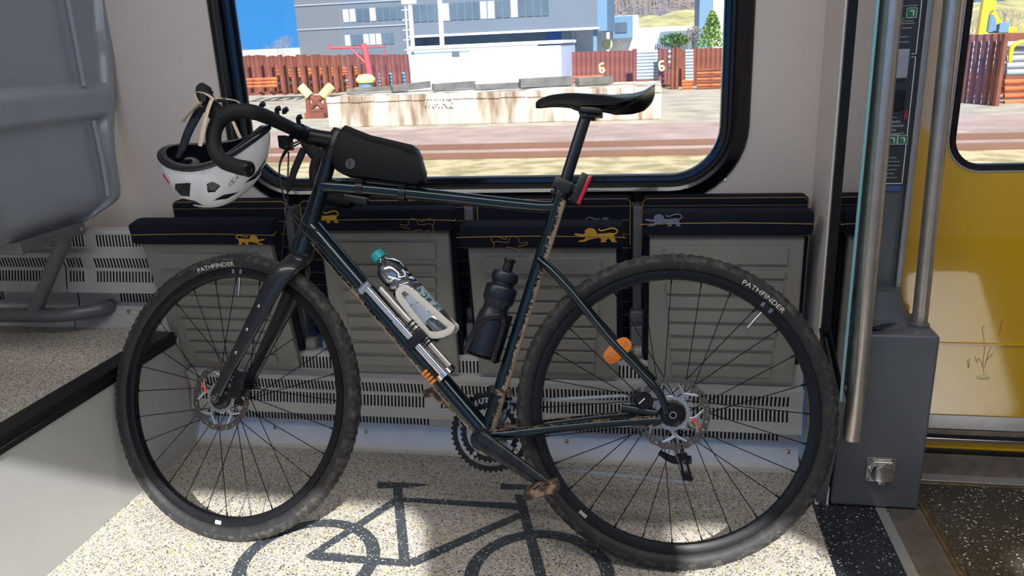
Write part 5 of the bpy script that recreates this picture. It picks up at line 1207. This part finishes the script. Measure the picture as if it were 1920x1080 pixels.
# main grey building
Yg = 62.; g = lambda x, y, Y=Yg: PY(x, y, Y)
bd = thing('office_building', 'big grey office block with bands of windows behind the racks', 'building', (g(850, 60).x, Yg+10, G))
xl, xm, xr = g(557, 50).x, g(768, 50).x, g(1121, 20).x; zt_ = 9.; zlow = g(900, 61).z
bm = B(); box(bm, (xl, Yg, G), (xm, Yg+11, zt_)); link('left_wing', bm, 'facade', bd)
bm = B(); box(bm, (xm, Yg-.3, zlow), (xr, Yg+11, zt_)); link('upper_floors', bm, 'facade2', bd)
bm = B(); box(bm, (xr, Yg-.3, zlow-.3), (xr+.7, Yg+11, zt_)); link('side_balcony', bm, 'slate', bd)
bm = B(); box(bm, (xm, Yg-.4, zlow-.16), (xr+.1, Yg+.1, zlow)); link('soffit_edge', bm, 'white', bd)
bm = B(); box(bm, (xm, Yg+4, G), (g(1042, 60).x, Yg+12, zlow)); link('ground_floor', bm, 'fwin', bd)
bm = B(); box(bm, (g(1013, 60).x, Yg+3.9, G), (g(1042, 60).x, Yg+4.1, zlow-.2)); link('blue_wall', bm, 'blued', bd)
bm = B(); box(bm, (g(1112, 80).x, Yg+.2, G), (g(1119, 80).x, Yg+.6, zlow)); link('column', bm, 'slate', bd)
for yl_ in (6, 52):
    a = g(640, yl_); bm = B(); box(bm, (xl, Yg-.08, a.z-.06), (xm, Yg, a.z+.05)); link('string_course', bm, 'trim', bd)
def wins(x0, x1, y0, y1, n, pale_ids, Y=Yg-.06):
    a, b = PY(x0, y0, Y), PY(x1, y1, Y); w = (b.x-a.x)/n
    for i in range(n):
        bm = B(); box(bm, (a.x+i*w+.05, Y, b.z), (a.x+(i+1)*w-.05, Y+.1, a.z)); link('window', bm, 'fwinl' if i in pale_ids else 'fwin', bd)
wins(641, 757, 18, 36, 9, (0, 1, 4)); wins(645, 740, 66, 82, 8, (0, 3, 4, 5)); wins(772, 1030, 10, 29, 18, (4, 9, 10, 13), Yg-.36)
# lamp masts
for (x0, y0, x1, y1, lab, ww) in ((758, -30, 764, 105, 'thin white ladder mast at the left end of the container', .05), (766, -30, 773, 78, 'white lamp post with square head above the container', .13), (821, -60, 828, 78, 'plain white lamp post above the middle of the container', .15)):
    a, b = PY(x0, y0, 50), PY(x1, y1, 50); b.z = G; b.x += .0; lp_ = thing('lamp_post', lab, 'pole', b, 'posts above the container')
    bm = B(); tube(bm, [b, a], ww, 12, 1); link('pole', bm, 'white', lp_)
    if x0 == 766: c = PY(767, 3, 50); bm = B(); box(bm, c-Vector((.45, .2, .15)), c+Vector((.45, .2, .2)), .03); link('lamp_head', bm, 'white', lp_)
    if x0 == 758:
        bm = B(); 
        for k in range(9): z_ = b.z+1.5+k*.6; box(bm, (b.x-.15, 49.95, z_), (b.x+.3, 50.05, z_+.05))
        link('rungs', bm, 'white', lp_)
# white low building and bare trees on the left
bm = B(); a, b = PY(440, 95, 70), PY(566, 110, 70); box(bm, (a.x-12, 70, G), (b.x, 76, a.z)); tag(link('low_white_building', bm, 'white', org=(a.x, 72, G)), 'low white building below the blue sky at upper left', 'building')
def tree(px, pyb, pyt, Y, rpx, lab, m='twig', n=70, seed=1, levels=4, grp='bare trees'):
    base = PY(px, pyb, Y); base.z = G; top = PY(px, pyt, Y); H = top.z-base.z; rr = rpx/F*Y; rn = random.Random(seed)
    t = thing('bare_tree', lab, 'tree', base, grp); bm = B(); tube(bm, [base, base+Vector((0, 0, H*.45))], [.02*H*.7, .015*H*.6], 7, 1); link('trunk', bm, m, t); bm = B()
    def br(p, d, L, r, lv):
        e_ = p+d*L; tube(bm, [p, e_], [r, r*.6], 4, 1)
        if lv == 0: return
        for _ in range(3):
            dd = (d+Vector((rn.uniform(-.8, .8), rn.uniform(-.6, .6), rn.uniform(-.15, .6)))).normalized(); br(p+d*L*rn.uniform(.6, 1), dd, L*.68, r*.6, lv-1)
    for k in range(7):
        a_ = rn.uniform(0, 2*PI); d = Vector((math.cos(a_)*rr/H*1.5, math.sin(a_)*.6, .8)).normalized(); br(base+Vector((0, 0, H*rn.uniform(.3, .5))), d, H*.22, .006*H, levels)
    link('crown', bm, m, t)
tree(527, 100, 54, 58, 40, 'spreading bare tree before the blue sky at upper left', seed=3)
tree(455, 100, 75, 60, 22, 'small bare tree at the left window edge', seed=5)
tree(1070, 90, 52, 55, 14, 'dark bare tree beneath the overhang of the office block', m='bark', seed=8, levels=3)
tree(1165, 80, 66, 56, 8, 'thin bare sapling before the slate blue building', seed=9, levels=3)
# blue-white building with round sign
b2 = thing('white_building', 'white building with slate blue bay and yellow round sign', 'building', (PY(1150, 60, 75).x, 80, G)); h7 = lambda x, y: PY(x, y, 75.)
bm = B(); box(bm, (h7(1042, 60).x, 76, G), (h7(1195, 60).x, 83, h7(1140, 30).z)); link('body', bm, 'cwhite', b2)
bm = B(); box(bm, (h7(1150, 60).x, 74.6, h7(1150, 72).z), (h7(1186, 60).x, 78, h7(1150, 31).z)); bay = link('bay', bm, 'slate', b2)
bm = B(); box(bm, (h7(1154, 60).x, 74.5, h7(1150, 62).z), (h7(1176, 60).x, 74.7, h7(1150, 43).z)); link('window', bm, 'fwin', bay)
so_ = h7(1139, 83); so_.y = 74.5; bm = B(); lathe(bm, so_, (0, -1, 0), [(0, .48), (.1, .48)], 24); sg2 = link('round_sign', bm, 'ycream', b2)
bm = flat_text('RU', .5, so_+Vector((0, -.12, 0)), (1, 0, 0), (0, 0, 1), .01); link('lettering', bm, 'white', sg2)
# long low white hall, hill, wooded slope
bm = B(); box(bm, (h7(1192, 60).x, 84, G), (h7(1345, 60).x*1.1, 96, PY(1250, 50, 84).z)); tag(link('long_white_hall', bm, 'cwhite', org=(h7(1250, 60).x, 90, G)), 'long low white hall below the grassy slope', 'building')
bm = B(); a, b = PY(1312, 0, 66), PY(1336, 50, 66); box(bm, (a.x, 66, G), (b.x, 74, 10)); tag(link('slate_tower', bm, 'slate', org=(a.x, 70, G)), 'slate blue building edge at the upper right of the main window', 'building')
bm = B(); a, b = PY(1337, 10, 66), PY(1420, 50, 66); box(bm, (a.x, 66, G), (b.x, 74, 10)); tag(link('white_tower', bm, 'cwhite', org=(a.x, 70, G)), 'plain white building beside the slate blue edge', 'building')
def hill(name, rows, m):
    bm = B(); rn = random.Random(4); g_ = []
    for (Y, py) in rows:
        row = []
        for i in range(60):
            x = -20+i*1.6; z_ = PY(1250, py, Y).z; row.append(bm.verts.new((x, Y+rn.uniform(-.5, .5), z_+rn.uniform(-.25, .25)+math.sin(x*.1)*.4)))
        g_.append(row)
    for a_, b_ in zip(g_, g_[1:]):
        for i in range(59): bm.faces.new((a_[i], a_[i+1], b_[i+1], b_[i]))
    return bm
bm = hill('h', [(97.5, 112), (98, 62), (102, 48), (108, 34), (112, 26)], 0); struct('ground_slope', bm, 'hillg', smooth=60)
bm = hill('h', [(112, 28), (125, 5), (135, -20), (140, -60)], 0); struct('ground_wooded_hill', bm, 'hillm', smooth=60)
bm = B(); rn = random.Random(6)
for k in range(560):
    x = rn.uniform(-12, 72); y = rn.uniform(112, 130); z_ = PY(1250, 26-(y-112)*1.9, y).z; L = rn.uniform(2.5, 4.5); tube(bm, [(x, y, z_-1), (x+rn.uniform(-.4, .4), y, z_+L)], [.09, .03], 4, 1)
    for q_ in range(5): s_ = rn.uniform(.3, .9); tube(bm, [(x, y, z_-1+(L+1)*s_), (x+rn.uniform(-1.2, 1.2), y+rn.uniform(-.5, .5), z_-1+(L+1)*s_+rn.uniform(.4, 1.4))], [.04, .02], 3, 1)
tag(link('wooded_thicket', bm, 'twig', org=(10, 120, 0)), 'bare brown thicket of trees on the hill at upper right', 'trees', kind='stuff')
def bush(px, py, Y, rpx, hpx, m, lab, n=500, cone=False, seed=1, cat='bush', name='leafy_bush'):
    c = PY(px, py, Y); R = rpx/F*Y; Hh = hpx/F*Y; rn = random.Random(seed); t = thing(name, lab, cat, Vector((c.x, Y, G))); bm = B(); base = c.z-Hh/2
    tube(bm, [(c.x, Y, G), (c.x, Y, c.z)], .08, 6, 1); link('trunk', bm, 'bark', t); bm = B()
    for k in range(n):
        u = rn.random(); a_ = rn.uniform(0, 2*PI); rad = R*math.sqrt(rn.random())*((1-u)**.8*.9+.12 if cone else math.sin(math.acos(max(-1, min(1, 2*u-1)))))
        p = Vector((c.x+rad*math.cos(a_), Y+rad*math.sin(a_), base+Hh*u)); s_ = R*rn.uniform(.08, .17)
        d1 = Vector((rn.uniform(-1, 1), rn.uniform(-1, 1), rn.uniform(-.2, 1))).normalized(); d2 = d1.cross(Vector((rn.random(), rn.random(), rn.random()))).normalized()
        bm.faces.new([bm.verts.new(q_) for q_ in (p-d2*s_*.5, p+d1*s_, p+d2*s_*.5, p-d1*s_*.6)])
    link('foliage', bm, m, t)
bush(1335, 55, 50, 26, 58, 'leaf', 'bright yellow-green conifer at the right edge of the main window', 1100, True, 3, 'tree', 'conifer')
bush(1265, 76, 52, 26, 22, 'leaf2', 'rounded green bush behind the sheet piles', 700, False, 4)
bush(1300, 64, 54, 16, 26, 'twig', 'brown leafless bush left of the conifer', 400, False, 5)
# picket fence
for i in range(15):
    px = 1229+i*4.2; a, b = PY(px, 83-i*.12, 46), PY(px, 100, 46); b.z = G; bm = B(); box(bm, (a.x-.025, 46, b.z), (a.x+.025, 46.03, a.z)); tag(link('fence_picket', bm, 'bark', org=(a.x, 46, b.z)), ORD[i]+' thin dark picket from the left of the fence by the green bush', 'fence', 'fence pickets')
# ---- seen through the door window
h5 = lambda x, y, Y=26.: PY(x, y, Y)
for i, px in enumerate((1812, 1822, 1836, 1850, 1864, 1878, 1886)):
    post(px, 66-i*.6, 200+i*1.6, 25-.25*i, .16, .16, ORD[i]+' rusty rack post from the left seen through the door window', 'rack posts in the door window')
for k in range(8): pipe(1801, 84+k*12.5, 1884, 82+k*12.5, 25.6, .09, 'pipeg' if k < 5 else 'rust2', 'rack pipe behind the posts in the door window, '+ORD[k]+' from the top', 'rack pipes in the door window')
for k in range(5): pipe(1888, 84+k*13, 1990, 82+k*13, 24.6, .09, 'pipeg', 'thick grey pipe at the right edge in the door window, '+ORD[k]+' from the top', 'grey pipes at the right edge')
for k in range(4): pipe(1884, 154+k*13, 1990, 152+k*13, 24.2, .07, 'rust2', 'orange beam at the right edge in the door window, '+ORD[k]+' from the top', 'rusty beams at the right edge')
bm = B(); a = h5(1806, 66, 27.5); box(bm, (a.x-1.5, 27.2, G), (a.x+9, 27.4, a.z+.0)); tag(link('rusty_panel_wall', bm, 'rust', org=(a.x, 27.3, G)), 'rusty panel wall behind the racks seen through the door window', 'wall')
bm = B(); c = h5(1896, 98, 24.3); tube(bm, [c+Vector((0, 0, -.25)), c+Vector((0, 0, .1)), c+Vector((.15, 0, .25)), c+Vector((.5, 0, .25))], .06, 8, 4); tag(link('yellow_clamp', bm, 'yel', org=c), 'yellow hooked clamp on the pipes in the door window', 'clamp')
ex_ = thing('excavator', 'yellow excavator arm and cab above the racks in the door window', 'excavator', h5(1860, 70, 40)); e4 = lambda x, y: PY(x, y, 40.)
bm = B(); tube(bm, [e4(1838, 66), e4(1852, -20)], [(.26, .2), (.22, .2)], 8, 1); link('boom', bm, 'yel', ex_)
bm = B(); tube(bm, [e4(1858, 20), e4(1866, -30)], .18, 8, 1); tube(bm, [e4(1860, 22), e4(1872, 44)], .13, 8, 1); link('dipper_arm', bm, 'yel', ex_)
bm = B(); tube(bm, [e4(1855, 60), e4(1860, 28)], .14, 8, 1); tube(bm, [e4(1862, 58), e4(1865, 30)], .12, 8, 1); link('hydraulic_ram', bm, 'slate', ex_)
bm = B(); box(bm, e4(1872, 62), e4(1894, 40)+Vector((0, 1.2, 0)), .05); link('cab', bm, 'slate', ex_); bm = B(); box(bm, e4(1890, 62), e4(1908, 50)+Vector((0, 1.4, 0)), .05); link('engine_cover', bm, 'yel', ex_)
bm = B(); box(bm, e4(1840, 76), e4(1912, 62)+Vector((0, 1.6, 0)), .05); a = e4(1875, 70); box(bm, (a.x-.7, 40.2, G), (a.x+.7, 41.4, a.z), .05); link('chassis', bm, 'darkin', ex_)
tree(1822, 70, 10, 60, 34, 'bare tree behind the excavator, left in the door window', seed=21); tree(1895, 70, 5, 62, 34, 'bare tree behind the excavator cab in the door window', seed=22)
